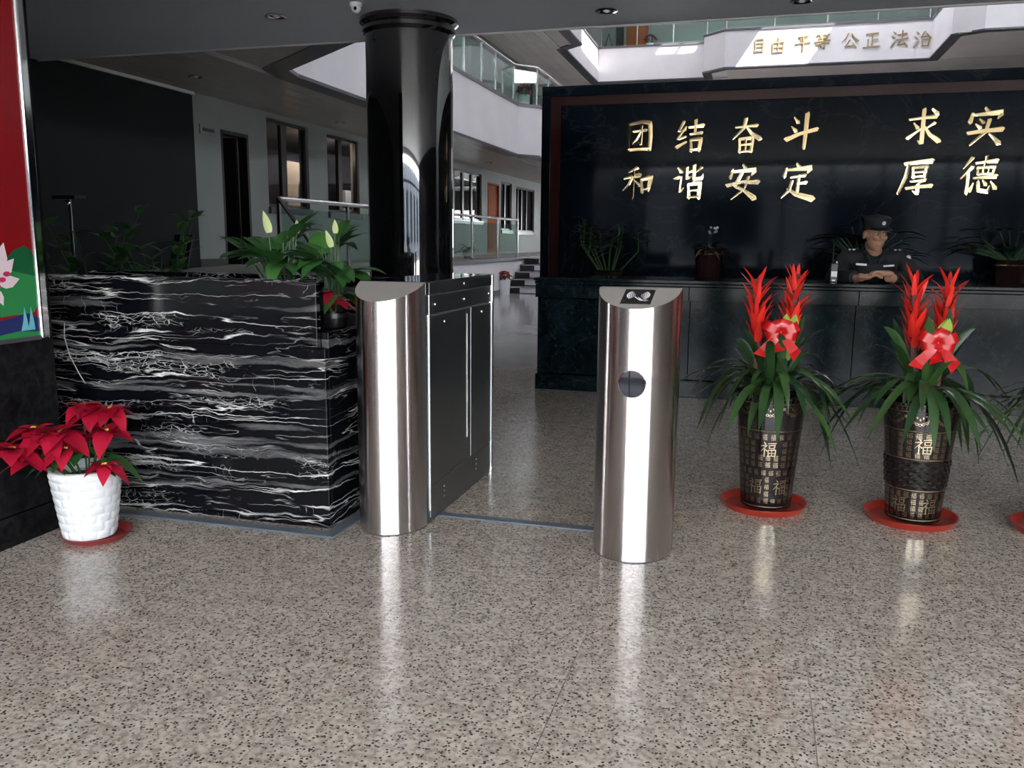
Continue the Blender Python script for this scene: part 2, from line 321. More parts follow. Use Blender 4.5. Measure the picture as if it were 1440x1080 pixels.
# ---------------------------------------------------------------- brush characters (strokes on a 0..100 grid)
G = {
'tuan':[[(14,90,5),(12,50,6),(12,10,7)],[(14,88,5),(56,95,6),(84,91,9),(87,50,8),(84,10,8),(74,16,3)],[(28,66,4),(72,70,6)],[(56,82,5),(54,28,6),(44,34,2)],[(53,66,5),(40,44,4),(26,30,2)],[(13,12,5),(84,14,6)]],
'jie':[[(30,94,6),(14,66,5),(36,70,5)],[(36,78,5),(10,42,5),(38,50,4)],[(8,18,7),(40,34,4)],[(46,76,4),(94,81,8)],[(69,97,7),(67,58,6)],[(52,56,4),(90,60,7)],[(54,40,5),(57,6,7)],[(54,40,5),(88,43,8),(82,8,7)],[(56,10,4),(84,12,6)]],
'fen':[[(18,74,4),(86,79,7)],[(50,98,8),(44,72,7),(10,40,3)],[(53,74,4),(70,56,7),(97,40,10)],[(32,40,5),(34,2,6)],[(32,40,5),(74,43,7),(70,4,7)],[(34,23,4),(70,25,5)],[(52,41,5),(51,6,5)],[(34,4,4),(70,6,5)]],
'dou':[[(26,88,3),(38,74,8)],[(18,62,3),(32,50,8)],[(3,26,9),(46,42,6),(98,54,7)],[(65,98,9),(63,50,8),(60,0,6)]],
'he':[[(48,94,7),(18,80,3)],[(2,62,4),(58,72,9)],[(34,86,6),(31,4,8)],[(31,64,6),(20,44,5),(0,26,2)],[(34,58,4),(54,40,9)],[(62,58,5),(66,20,7)],[(62,58,5),(96,66,10),(86,26,7)],[(66,26,4),(90,30,6)]],
'xie':[[(14,92,4),(26,80,9)],[(2,58,4),(24,64,7),(20,18,6),(36,32,2)],[(46,92,6),(46,58,6),(60,66,2)],[(46,76,4),(62,82,5)],[(92,92,7),(68,74,3)],[(70,98,8),(69,58,7),(94,60,7),(98,72,2)],[(68,54,6),(56,42,3)],[(50,42,5),(53,2,7)],[(50,42,5),(90,46,8),(86,2,8)],[(53,24,4),(85,25,5)],[(53,4,4),(86,6,5)]],
'an':[[(50,100,5),(58,88,9)],[(16,86,6),(10,62,8)],[(14,80,4),(90,86,9),(78,68,3)],[(48,78,7),(26,38,7),(52,28,6),(90,2,11)],[(68,64,7),(54,28,6),(16,0,3)],[(0,40,8),(50,50,5),(100,50,10)]],
'ding':[[(46,100,5),(54,89,9)],[(14,86,6),(8,62,8)],[(14,81,4),(92,88,11),(80,72,3)],[(28,60,4),(74,66,7)],[(53,64,7),(51,18,7)],[(52,42,4),(78,45,7)],[(34,50,6),(26,24,6),(2,2,3)],[(20,28,4),(46,12,8),(100,-2,12)]],
'qiu':[[(10,72,5),(88,79,8)],[(51,99,7),(50,6,8),(38,14,2)],[(24,62,3),(36,48,8)],[(8,20,7),(46,46,3)],[(84,62,6),(58,46,3)],[(55,52,4),(72,30,7),(99,12,10)],[(74,99,4),(88,86,9)]],
'shi':[[(46,100,5),(54,89,9)],[(12,86,6),(6,62,9)],[(12,81,4),(94,87,10),(82,70,3)],[(32,70,3),(44,60,7)],[(22,56,3),(36,46,7)],[(2,32,6),(98,42,9)],[(60,68,7),(52,36,6),(10,0,3)],[(62,30,3),(90,4,10)]],
'hou':[[(14,84,6),(94,92,9)],[(26,86,6),(20,50,7),(0,2,5)],[(38,74,5),(41,46,6)],[(38,74,5),(80,78,8),(75,48,7)],[(41,61,4),(74,63,5)],[(41,48,4),(75,50,5)],[(34,36,4),(80,41,7),(56,27,4)],[(57,28,6),(56,2,8),(42,10,2)],[(22,16,5),(96,24,8)]],
'de':[[(28,97,7),(4,68,3)],[(30,72,7),(0,40,3)],[(20,56,7),(19,0,7)],[(38,82,4),(98,88,8)],[(68,100,7),(64,74,5)],[(44,70,5),(47,51,5)],[(44,70,5),(94,73,7),(89,52,6)],[(47,52,4),(89,54,5)],[(60,70,4),(60,54,4)],[(76,71,4),(75,54,4)],[(36,40,5),(99,46,8)],[(36,28,3),(28,8,9)],[(48,32,5),(52,8,7),(78,4,7),(82,20,2)],[(62,36,3),(70,24,8)],[(84,32,3),(98,14,9)]],
'chuang':[[(28,96,7),(0,56,3)],[(28,94,4),(54,64,9)],[(18,58,4),(44,61,6),(38,36,5)],[(18,58,5),(18,16,7),(46,14,6),(50,28,2)],[(66,84,7),(66,34,6)],[(90,98,8),(89,4,8),(74,14,2)]],
'zi':[[(54,100,6),(38,82,3)],[(26,82,6),(26,2,7)],[(26,82,5),(78,84,8),(76,2,7)],[(28,58,4),(74,59,5)],[(28,34,4),(74,35,5)],[(28,8,4),(76,9,5)]],
'you':[[(16,68,6),(20,6,7)],[(16,68,5),(86,72,8),(80,6,7)],[(20,38,4),(80,40,5)],[(20,9,4),(80,11,5)],[(51,100,8),(50,10,6)]],
'ping':[[(20,88,5),(82,93,8)],[(30,80,4),(40,62,8)],[(72,80,7),(60,62,3)],[(2,46,6),(98,53,8)],[(51,90,7),(50,-2,7)]],
'deng':[[(26,100,6),(8,78,3)],[(20,88,4),(46,91,6)],[(32,87,4),(40,76,6)],[(64,100,6),(50,80,3)],[(60,88,4),(94,91,6)],[(72,87,4),(80,76,6)],[(24,65,4),(80,69,6)],[(50,76,6),(50,52,5)],[(4,48,5),(98,54,7)],[(14,33,4),(92,37,6)],[(66,50,6),(66,4,7),(52,12,2)],[(32,27,3),(44,13,8)]],
'gong':[[(38,94,7),(26,66,6),(0,42,2)],[(58,92,4),(74,66,7),(100,46,10)],[(50,54,7),(22,12,5),(78,20,5)],[(66,36,3),(88,4,10)]],
'zheng':[[(16,87,5),(86,91,8)],[(52,88,7),(52,10,7)],[(52,51,4),(84,55,7)],[(28,56,7),(28,10,6)],[(2,6,6),(99,11,9)]],
'fa':[[(12,94,3),(26,82,8)],[(2,68,3),(18,56,8)],[(2,2,8),(30,42,3)],[(40,75,4),(90,80,7)],[(65,98,7),(64,48,6)],[(32,44,5),(98,51,8)],[(62,46,6),(40,12,5),(84,19,5)],[(74,34,3),(94,4,10)]],
'zhi':[[(12,94,3),(26,82,8)],[(2,68,3),(18,56,8)],[(2,2,8),(30,42,3)],[(62,96,7),(40,61,5),(86,67,5)],[(72,82,3),(96,54,10)],[(46,44,5),(49,4,7)],[(46,44,5),(90,47,8),(84,6,7)],[(48,8,4),(86,10,5)]],
'fu':[[(22,98,4),(32,86,8)],[(2,72,4),(40,78,7),(2,34,2)],[(25,56,6),(24,0,7)],[(28,52,4),(40,40,7)],[(48,90,4),(96,93,7)],[(54,78,5),(56,58,5)],[(54,78,4),(90,81,6),(86,58,5)],[(56,59,4),(86,60,4)],[(48,46,5),(50,2,6)],[(48,46,4),(96,49,7),(92,2,6)],[(50,25,4),(92,26,4)],[(50,6,4),(92,7,5)],[(71,47,4),(71,6,4)]],
}
def smooth_stroke(st, sub):
    if len(st) == 2:
        (x0,y0,w0),(x1,y1,w1) = st
        out = []
        for i in range(sub+1):
            t = i/sub; b = math.sin(PI*t)*0.03*math.hypot(x1-x0,y1-y0)
            out.append((x0+(x1-x0)*t-(y1-y0)/max(1,math.hypot(x1-x0,y1-y0))*b*0.6, y0+(y1-y0)*t+b*0.3, w0+(w1-w0)*t - 0.8*math.sin(PI*t)))
        return out
    out = []
    for a in range(len(st)-1):
        p0 = st[max(a-1,0)]; p1 = st[a]; p2 = st[a+1]; p3 = st[min(a+2,len(st)-1)]
        for i in range(sub if a < len(st)-2 else sub+1):
            t = i/sub
            cr = lambda k: 0.5*((2*p1[k])+(-p0[k]+p2[k])*t*0.7+((2*p0[k]-5*p1[k]+4*p2[k]-p3[k])*t*t+(-p0[k]+3*p1[k]-3*p2[k]+p3[k])*t**3)*0.7+0) if False else p1[k]+(p2[k]-p1[k])*t
            out.append((cr(0), cr(1), max(1.0, cr(2))))
    return out
def glyph(mb, key, mapf, wscale=1.0, sub=4, depth=1.0):
    # mapf(u, v, d): u, v in 0..1 on the character's square, d = 0 at the back face, 1 at the front
    for si, st in enumerate(G[key]):
        P = smooth_stroke(st, sub); n = len(P); F = []
        for i, (x, y, w) in enumerate(P):
            a = P[max(i-1,0)]; b = P[min(i+1,n-1)]; tx, ty = b[0]-a[0], b[1]-a[1]; l = math.hypot(tx,ty) or 1
            w = w*wscale*0.62; F.append(((x-ty/l*w, y+tx/l*w), (x+ty/l*w, y-tx/l*w)))
        # slanted brush tips
        a, b = P[0], P[1]; l = math.hypot(b[0]-a[0], b[1]-a[1]) or 1; e = a[2]*wscale*0.5
        F.insert(0, ((a[0]-(b[0]-a[0])/l*e-(b[1]-a[1])/l*e*0.8, a[1]-(b[1]-a[1])/l*e+(b[0]-a[0])/l*e*0.8), (a[0]-(b[0]-a[0])/l*e*0.3+(b[1]-a[1])/l*e*0.6, a[1]-(b[1]-a[1])/l*e*0.3-(b[0]-a[0])/l*e*0.6)))
        a, b = P[-1], P[-2]; l = math.hypot(b[0]-a[0], b[1]-a[1]) or 1; e = a[2]*wscale*0.6
        F.append(((a[0]-(b[0]-a[0])/l*e+(b[1]-a[1])/l*e*0.3, a[1]-(b[1]-a[1])/l*e-(b[0]-a[0])/l*e*0.3),)*2)
        d1 = 1.0+0.012*si; m = len(F); vs = []
        if depth:
            tl = 0.06*math.sin(si*3.7+len(key)*1.3+ord(key[0]))
            rg = 0.35+0.25*math.sin(si*2.1)   # off-centre ridge so each stroke catches the light on two facets
            for L, R_ in F:
                vs += [mapf(L[0]/100,L[1]/100,d1*(1.0+tl)), mapf((L[0]*(1-rg)+R_[0]*rg)/100,(L[1]*(1-rg)+R_[1]*rg)/100,d1*1.05), mapf(R_[0]/100,R_[1]/100,d1*(1.0-tl)), mapf(L[0]/100,L[1]/100,0), mapf(R_[0]/100,R_[1]/100,0)]
            fs = []
            for i in range(m-1):
                k = 5*i; fs += [(k,k+1,k+6,k+5),(k+1,k+2,k+7,k+6),(k,k+5,k+8,k+3),(k+4,k+9,k+7,k+2)]
            fs.append((0,3,4,2,1))
        else:
            for L, R_ in F: vs += [mapf(L[0]/100,L[1]/100,d1), mapf(R_[0]/100,R_[1]/100,d1)]
            fs = [(2*i+1,2*i+3,2*i+2,2*i) for i in range(m-1)]
        mb.add(vs, fs)

# ================================================================ the setting
# lobby floor: granite tiles laid on a dark bed, pale polished floor in the atrium beyond
TS = 0.63; YE = 7.60
floor = thing('floor', None, None, (0,0,0), kind='structure'); floor['label'] = 'polished speckled granite floor of the lobby'
gx0, gx1 = -1.70-2*TS, -1.70+9*TS; gy0 = 1.467-2*TS; ny = 12
MB().box(gx0,gx1,gy0,YE,-0.03,-0.003).build('joint_bed','joint',floor)
tb = MB().box(0.001,TS-0.001,0.001,TS-0.001,-0.02,0); t0 = tb.build('tile','granite',floor)
first = True
for i in range(11):
    for j in range(ny):
        y = gy0+j*TS
        if y >= YE-0.01: continue
        if y+TS > YE:
            MB().box(gx0+i*TS+0.001, gx0+(i+1)*TS-0.001, y+0.001, YE, -0.02, 0).build('tile','granite',floor); continue
        o = t0 if first else t0.copy()
        if not first: COL.objects.link(o)
        first = False; o.location = (gx0+i*TS, y, 0)
fb = MB().box(-9.6,gx0,-3.6,YE,-0.03,0).box(gx1,7.6,-3.6,YE,-0.03,0).box(gx0,gx1,-3.6,gy0,-0.03,0)
fb.build('floor_slab','granite',floor)
MB().box(-9.6,7.6,YE,33,-0.03,0).build('atrium_floor','atrium_floor',floor,label='pale polished atrium floor')
struct(MB().box(-60,60,-60,-3.6,-0.12,-0.03).build('ground','concrete'),'paved forecourt outside the entrance')
# street outside the entrance: an invented facade, there only to darken reflections
ex = thing('reflection_facade', None, None, (0,-26,0), kind='structure'); ex['label'] = 'invented grey facade across the forecourt, only for reflections'
MB().box(-45,45,-30,-26,0,4.6).build('facade','exterior',ex)
for k in range(14): MB().box(-42+6.4*k,-38.5+6.4*k,-26,-25.8,1,3.4).build('window_band','lens',ex)

# dropped ceiling over the lobby
ceiling = thing('ceiling', None, None, (0,0,2.97), kind='structure'); ceiling['label'] = 'smooth grey dropped ceiling over the lobby'
MB().box(-9.6,7.6,-3.9,YE,2.97,3.5).build('ceiling_board','soffit',ceiling)
MB().tube([(-9.6,YE,2.985),(7.6,YE,2.985)],0.028,10).build('edge_bead','soffit_lip',ceiling,smooth=True)
# front wall with glazed entrance behind the camera
wf = thing('wall_front', None, None, (0,-3.6,0), kind='structure')
MB().box(-9.6,-2.7,-3.9,-3.6,0,3.0).box(-2.7,7.6,-3.9,-3.6,2.85,10.2).box(-9.6,-2.7,-3.9,-3.6,3.0,10.2).build('wall_panel','wall',wf)
for k,x in enumerate([-2.66,-1.5,-0.55,0.45,1.45,2.5,3.8,5.1,6.3,7.5]):
    MB().box(x-0.035,x+0.035,-3.80,-3.70,0,2.85).build('mullion','panel_dark',wf)
MB().box(-2.66,7.5,-3.79,-3.71,2.30,2.36).build('transom','panel_dark',wf)
# left wall of the corridor
XW = -7.35
wl = thing('wall_left', None, None, (XW,10,0), kind='structure'); wl['label'] = 'pale corridor wall with dark windows'
holes = [(10.76,11.45,0.77,2.66),(11.95,13.22,1.64,2.98),(13.87,15.12,1.62,2.96),(16.2,18.3,1.62,2.93),(19.3,22.6,1.66,2.90),(23.1,24.25,0.77,2.74),(24.42,25.55,1.45,2.84),(26.05,28.3,1.42,2.80)]
wb = MB(); y = 10.14
for a,b,c,d in holes:
    wb.box(XW-0.18,XW,y,a,0.0,3.06).box(XW-0.18,XW,a,b,0.0,c).box(XW-0.18,XW,a,b,d,3.06); y = b
wb.box(XW-0.18,XW,y,33,0,3.06).build('wall_panel','wall',wl)
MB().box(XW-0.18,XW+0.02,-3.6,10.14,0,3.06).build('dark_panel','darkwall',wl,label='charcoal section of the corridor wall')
w2 = MB().box(XW-0.18,XW,7.6,26.3,3.06,10.2).box(XW-0.18,XW,28.1,33,3.06,10.2).box(XW-0.18,XW,26.3,28.1,3.06,4.95).box(XW-0.18,XW,26.3,28.1,6.2,10.2)
w2.build('upper_wall','wall',wl)
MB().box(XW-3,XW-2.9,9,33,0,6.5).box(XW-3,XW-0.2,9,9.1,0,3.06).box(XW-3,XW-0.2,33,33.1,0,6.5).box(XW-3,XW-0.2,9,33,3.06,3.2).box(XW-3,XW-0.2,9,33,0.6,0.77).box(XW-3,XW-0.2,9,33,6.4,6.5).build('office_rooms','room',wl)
MB().box(XW,XW+0.03,10.14,10.76,0.77,0.87).build('baseboard','dtrim',wl)
def window(n, a, b, c, d, muls, label):
    w = thing('window_%d'%n, None, None, (XW,a,c), kind='structure'); w['label'] = label
    fx0, fx1 = XW-0.11, XW-0.05
    MB().box(fx0,fx1,a,a+0.05,c,d).box(fx0,fx1,b-0.05,b,c,d).box(fx0,fx1,a,b,d-0.05,d).box(fx0,fx1,a,b,c,c+0.05).build('window_frame','brown',w)
    ys = [a]+[m for m,_ in muls]+[b]
    for m,t in muls: MB().box(fx0,fx1,m-t/2,m+t/2,c,d).build('mullion','brown',w)
    for u,v in zip(ys[:-1],ys[1:]): MB().box(XW-0.083,XW-0.077,u+0.02,v-0.02,c+0.03,d-0.03).build('pane','pane',w)
    MB().box(XW-0.02,XW+0.05,a-0.02,b+0.02,c-0.10,c).build('window_sill','dtrim',w)
window(1,11.95,13.22,1.64,2.98,[(12.52,0.16)],'dark framed corridor window beside the doorway')
window(2,13.87,15.12,1.62,2.96,[(14.45,0.14)],'dark framed corridor window left of the column')
window(3,16.2,18.3,1.62,2.93,[(17.2,0.1)],'corridor window behind the column')
window(4,19.3,22.6,1.66,2.90,[(20.4,0.3),(21.2,0.12),(21.9,0.12)],'wide dark window left of the orange door')
window(5,24.42,25.55,1.45,2.84,[(25.0,0.10)],'narrow window right of the orange door')
window(6,26.05,28.3,1.42,2.80,[(26.45,0.08),(26.9,0.12),(27.5,0.1)],'barred window at the far end of the corridor')
window(7,26.3,28.1,4.95,6.2,[(26.9,0.08),(27.5,0.08)],'upstairs corridor window')
def doorway(n, a, b, c, d, mat, label, open_=False):
    w = thing('door_%d'%n, None, None, (XW,a,c), kind='structure'); w['label'] = label
    MB().box(XW-0.15,XW-0.0,a,a+0.05,c,d).box(XW-0.15,XW-0.0,b-0.05,b,c,d).box(XW-0.15,XW-0.0,a,b,d-0.05,d).build('door_frame','brown' if open_ else mat,w)
    if open_:
        lf = MB().box(XW-0.9,XW-0.16,b-0.09,b-0.05,c,d-0.05).build('door_leaf','brown',w)
        MB().tube([(XW-0.8,b-0.12,c+1.0),(XW-0.8,b-0.15,c+1.0),(XW-0.70,b-0.15,c+1.0)],0.01,8).build('handle','chrome',lf,smooth=True)
    else:
        lf = MB().box(XW-0.09,XW-0.05,a+0.05,b-0.05,c,d-0.05).build('door_leaf',mat,w)
        for z0,z1 in ((c+0.15,c+0.85),(c+1.0,d-0.2)): MB().box(XW-0.05,XW-0.035,a+0.2,b-0.2,z0,z1).build('raised_panel',mat,lf,bevel=0.008)
        MB().tube([(XW-0.05,a+0.13,c+1.0),(XW+0.0,a+0.13,c+1.0),(XW+0.0,a+0.25,c+1.0)],0.012,8).build('handle','chrome',lf,smooth=True)
doorway(1,10.76,11.45,0.77,2.66,'brown','open dark doorway in the pale corridor wall',True)
doorway(2,23.1,24.25,0.77,2.74,'orange','closed orange wooden door along the corridor')

# raised corridor platform with curb, and the steps at its far end
pf = thing('platform', None, None, (-6.4,14,0), kind='structure'); pf['label'] = 'raised corridor floor with white side wall'
MB().box(XW,-5.46,8.9,33,0,0.76).build('platform_floor','planks',pf)
MB().box(-5.46,-5.40,8.9,20.9,0,0.69).build('side_wall','lilac',pf)
MB().box(-5.52,-5.37,8.85,20.3,0.69,0.77).build('curb','curb',pf)
MB().box(-5.46,-2.0,20.55,33,0,0.75).build('far_landing','planks',pf)
MB().box(-5.40,-5.385,8.9,18.0,0,0.09).build('baseboard','dtrim',pf)
st = thing('staircase', None, None, (-4,19,0), kind='structure'); st['label'] = 'short flight of pale steps with black ends'
for k in range(5):
    y = 18.15+0.42*k
    stp = MB().box(-5.36,-2.2,y,20.6,0.15*k,0.15*(k+1)-0.022).build('step','lilac',st)
    MB().box(-5.365,-2.2,y-0.03,y+0.42,0.15*(k+1)-0.022,0.15*(k+1)).build('tread','atrium_floor',st)
    MB().box(-5.37,-5.02,y-0.012,y,0.15*k,0.15*(k+1)-0.022).build('end_block','blackplastic',st)
    MB().box(-5.02,-2.2,y-0.008,y,0.15*k,0.15*k+0.02).build('riser_foot_strip','dtrim',st)  # dark trim strip along the foot of each riser
ns = thing('staircase', None, None, (-5.6,8.6,0), kind='structure'); ns['label'] = 'steps up to the corridor behind the planter'
dv = Vector((0.777,-0.63)); nv = Vector((-0.63,-0.777)); c0 = Vector((-5.46,8.95))
for k in range(4):
    a_ = c0; b_ = c0+dv*(0.3*(4-k)); MB().prism([tuple(a_),tuple(b_),tuple(b_+nv*1.5),tuple(a_+nv*1.5)],0.15*k,0.15*(k+1)).build('step','planks',ns)
# balconies around the atrium
EDGE = [(-3.45,7.6),(-5.3,9.1),(-5.4,9.5),(-5.42,19.25),(-5.02,19.72),(-5.0,24.2),(-5.55,24.72),(-5.6,29.95),(-2.05,29.95),(-2.05,29.05),(-1.38,28.4),(4.45,28.4),(4.45,25.4),(5.12,24.95),(7.6,24.95)]
def strip(mb, path, w0, w1, z0, z1):
    # ribbon along a polyline, from w0 to w1 to the left-hand side (away from the atrium)
    n = len(path); off = []
    for i in range(n):
        a = Vector(path[max(i-1,0)]); p = Vector(path[i]); b = Vector(path[min(i+1,n-1)])
        d1 = (p-a).normalized() if i else (b-p).normalized(); d2 = (b-p).normalized() if i < n-1 else d1
        n1 = Vector((-d1.y,d1.x)); n2 = Vector((-d2.y,d2.x)); m = (n1+n2).normalized(); m = m/max(0.4,m.dot(n1)); off.append((p,m))
    vs = []
    for p,m in off:
        for w,z in ((w0,z0),(w1,z0),(w1,z1),(w0,z1)): vs.append((p.x+m.x*w, p.y+m.y*w, z))
    fs = []
    for i in range(n-1):
        k = 4*i
        for j in range(4): fs.append((k+j,k+(j+1)%4,k+4+(j+1)%4,k+4+j))
    fs += [(3,2,1,0),(4*n-4,4*n-3,4*n-2,4*n-1)]
    mb.add(vs, fs); return mb
def balcony(n, z, lab):
    b = thing('balcony', None, None, (-6,16,z), kind='structure'); b['label'] = lab
    slab = MB().prism(EDGE+[(7.6,33),(XW,33),(XW,7.6)], z+0.03, z+1.08).build('fascia','lilac',b)
    strip(MB(),EDGE,-0.03,0.14,z+1.08,z+1.14).build('curb','curb',b)
    strip(MB(),EDGE,-0.02,0.26,z-0.012,z+0.03).build('edge_trim','dtrim',b)
    return b
balcony(2,3.06,'second floor balcony wrapping the atrium'); balcony(3,6.46,'third floor balcony with gold lettering')
# plank ceilings under the balconies
cp = thing('ceiling_corridor', None, None, (-6.4,15,3.06), kind='structure'); cp['label'] = 'grey plank ceiling over the raised corridor'
PW = 0.28
for z, pmat in ((3.06,'planks'),(6.46,'planks_lit')):
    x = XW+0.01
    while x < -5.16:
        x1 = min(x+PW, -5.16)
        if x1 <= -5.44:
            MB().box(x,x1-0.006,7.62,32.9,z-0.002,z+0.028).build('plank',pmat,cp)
        x = x1
    MB().box(-5.6,-5.13,19.9,24.1,z-0.002,z+0.028).build('plank',pmat,cp)
    MB().prism([(-3.6,7.62),(-5.42,9.1),(-5.52,9.5),(-5.52,7.62)],z-0.002,z+0.028).build('plank',pmat,cp)
    MB().box(-5.5,7.5,30.06,32.9,z-0.002,z+0.028).build('plank',pmat,cp)
    MB().box(-1.3,7.5,28.52,30.05,z-0.002,z+0.028).build('plank',pmat,cp)
    MB().box(4.6,7.5,25.1,28.5,z-0.002,z+0.028).build('plank',pmat,cp)
MB().box(XW+.02,XW+.06,7.62,10.14,3.02,3.058).build('cornice','soffit_lip',cp)
# far and right walls, roof with skylight bays
wbk = thing('wall_back', None, None, (0,32.9,0), kind='structure')
MB().box(-7.6,7.8,32.0,32.2,4.1,6.46).box(-7.6,7.8,32.0,32.2,7.5,10.2).box(-7.6,7.8,32.8,33,0,0.85).box(-7.6,7.8,32.8,33,2.3,4.1).box(-7.6,-4.9,32.8,33,0.85,2.3).box(-2.9,7.8,32.8,33,0.85,2.3).build('wall_panel','wall',wbk)  # gap is an unseen end window added to brighten the far corridor
for k in range(3): MB().box(-4.9+.96*k,-4.82+.96*k,32.85,32.93,0.85,2.3).build('mullion','brown',wbk)
wr = thing('wall_right', None, None, (7.7,10,0), kind='structure')
MB().box(7.6,7.8,7.6,33,0,6.9).box(7.6,7.8,7.6,17.5,6.9,10.2).box(7.6,7.8,22,33,6.9,10.2).box(7.6,7.8,17.5,22,8.3,10.2).build('wall_panel','wall',wr)  # high opening, out of view, added to let daylight onto the atrium balconies
for k in range(1,4): MB().box(7.66,7.74,17.5+k*1.12-.04,17.5+k*1.12+.04,6.9,8.3).build('added_opening_mullion','rail',wr)
MB().box(7.6,7.8,-3.9,7.6,0,2.97).build('granite_panel','blackwall',wr); MB().box(7.6,7.8,-3.9,7.6,2.97,10.2).build('wall_panel','wall',wr)
rf = thing('roof', None, None, (0,16,10.2), kind='structure'); rf['label'] = 'atrium roof with skylight bays'
bays = [(1.40,3.58,26.15,27.35),(-1.79,-0.45,28.42,29.3),(-3.9,-3.35,25.3,28.3)]
xs = sorted({-9.6,7.8,*[b[0] for b in bays],*[b[1] for b in bays]}); ys = sorted({-3.9,33.1,*[b[2] for b in bays],*[b[3] for b in bays]})
rb = MB()
for i in range(len(xs)-1):
    for j in range(len(ys)-1):
        mx,my = (xs[i]+xs[i+1])/2,(ys[j]+ys[j+1])/2
        if not any(b[0]<mx<b[1] and b[2]<my<b[3] for b in bays): rb.box(xs[i],xs[i+1],ys[j],ys[j+1],10.2,10.35)
rb.build('roof_slab','lilac',rf)
MB().box(-1.12,-1.07,28.42,29.3,10.2,10.3).build('skylight_bar','rail',rf)

# black granite pier with the poster, at the left
pier = thing('wall_pier', None, None, (-2.9,0,0), kind='structure'); pier['label'] = 'black granite wall pier at the left edge'
MB().box(-3.35,-2.70,-3.6,2.74,0,2.97).build('pier_core','blackwall',pier)
for k in range(7):
    y1 = 2.74-0.9*k; MB().box(-2.70,-2.68,max(-3.6,y1-0.897),y1,0.12,0.80).build('granite_slab','blackwall',pier)
    MB().box(-2.70,-2.68,max(-3.6,y1-0.897),y1,0.803,2.97).build('granite_slab','blackwall',pier)
MB().box(-2.70,-2.672,-3.6,2.745,0,0.117).build('plinth','blackwall',pier)

# polished black column
col_ = thing('column', None, None, (-2.94,7.05,0), kind='structure'); col_['label'] = 'glossy black granite column with a ringed capital'
cr = 0.368
MB().lathe([(cr,0),(cr,2.86)],(-2.94,7.05,0),64).build('shaft','black',col_,smooth=True)
MB().lathe([(cr,2.84),(cr+0.012,2.85),(cr+0.025,2.87),(cr+0.025,2.90),(cr+0.012,2.91),(cr+0.03,2.925),(cr+0.045,2.94),(cr+0.045,2.97)],(-2.94,7.05,0),64).build('capital_ring','black',col_,smooth=True,angle=30)
MB().lathe([(cr+0.03,0),(cr+0.03,0.10),(cr+0.01,0.13)],(-2.94,7.05,0),48).build('base_ring','black',col_,smooth=True)

# ceiling fittings
def downlight(p, lab):
    t = thing('downlight', lab, 'light', p, 'recessed ceiling downlights')
    x,y,z = p
    MB().lathe([(0.062,0.0),(0.085,-0.002),(0.09,-0.010),(0.07,-0.014),(0.058,-0.006),(0.05,0.0)],p,24,False).build('trim_ring','rail',t,smooth=True)
    MB().lathe([(0.06,-0.003),(0.045,-0.004),(0.0,-0.004)],p,24,False).build('recess','blackplastic',t)
    MB().ball((x,y,z-0.008),(0.028,0.028,0.012),10,6).build('bulb','white',t,smooth=True)
downlight((-3.93,6.6,2.97),'round downlight in the lobby ceiling left of the black column')
downlight((-1.27,7.08,2.97),'round downlight in the lobby ceiling between column and gold characters')
downlight((0.205,7.16,2.97),'round downlight at the top frame edge above the gold characters')
downlight((-6.58,9.19,3.06),'downlight in the dark plank ceiling above the charcoal wall')
downlight((-6.79,13.3,3.06),'downlight in the plank ceiling above the two corridor windows')
downlight((-6.58,20.8,3.06),'downlight in the plank ceiling right of the black column')
dc = thing('dome_camera','small white dome camera on the ceiling beside the column capital','security camera',(-3.12,6.42,2.97))
MB().lathe([(0.05,0),(0.05,-0.02),(0.042,-0.03)],(-3.12,6.42,2.97),20).build('mount','white',dc,smooth=True)
MB().ball((-3.12,6.42,2.935),(0.038,0.038,0.04),14,10).build('dome','whitep',dc,smooth=True)
MB().ball((-3.11,6.385,2.925),0.014,8,6).build('lens','lens',dc,smooth=True)

# gold lettering on the third floor balcony, parts of the balcony
bal3 = [o for o in COL.objects if o.name.startswith('balcony') and o.get('label','').startswith('third')][0]
for key,px,z in zip(('zi','you','ping','deng','gong','zheng','fa','zhi'),(-0.36,0.20,0.92,1.46,2.24,2.84,3.60,4.22),(7.12,7.06,7.10,7.12,7.10,7.08,7.08,7.04)):
    mb = MB(); sz = 0.46
    glyph(mb,key,lambda u,v,d,px=px,z=z: (px-sz/2+u*sz, 28.4-0.002-0.03*d, z-sz/2-0.02+v*sz),1.0,3)
    mb.build('gold_character','goldl',bal3)
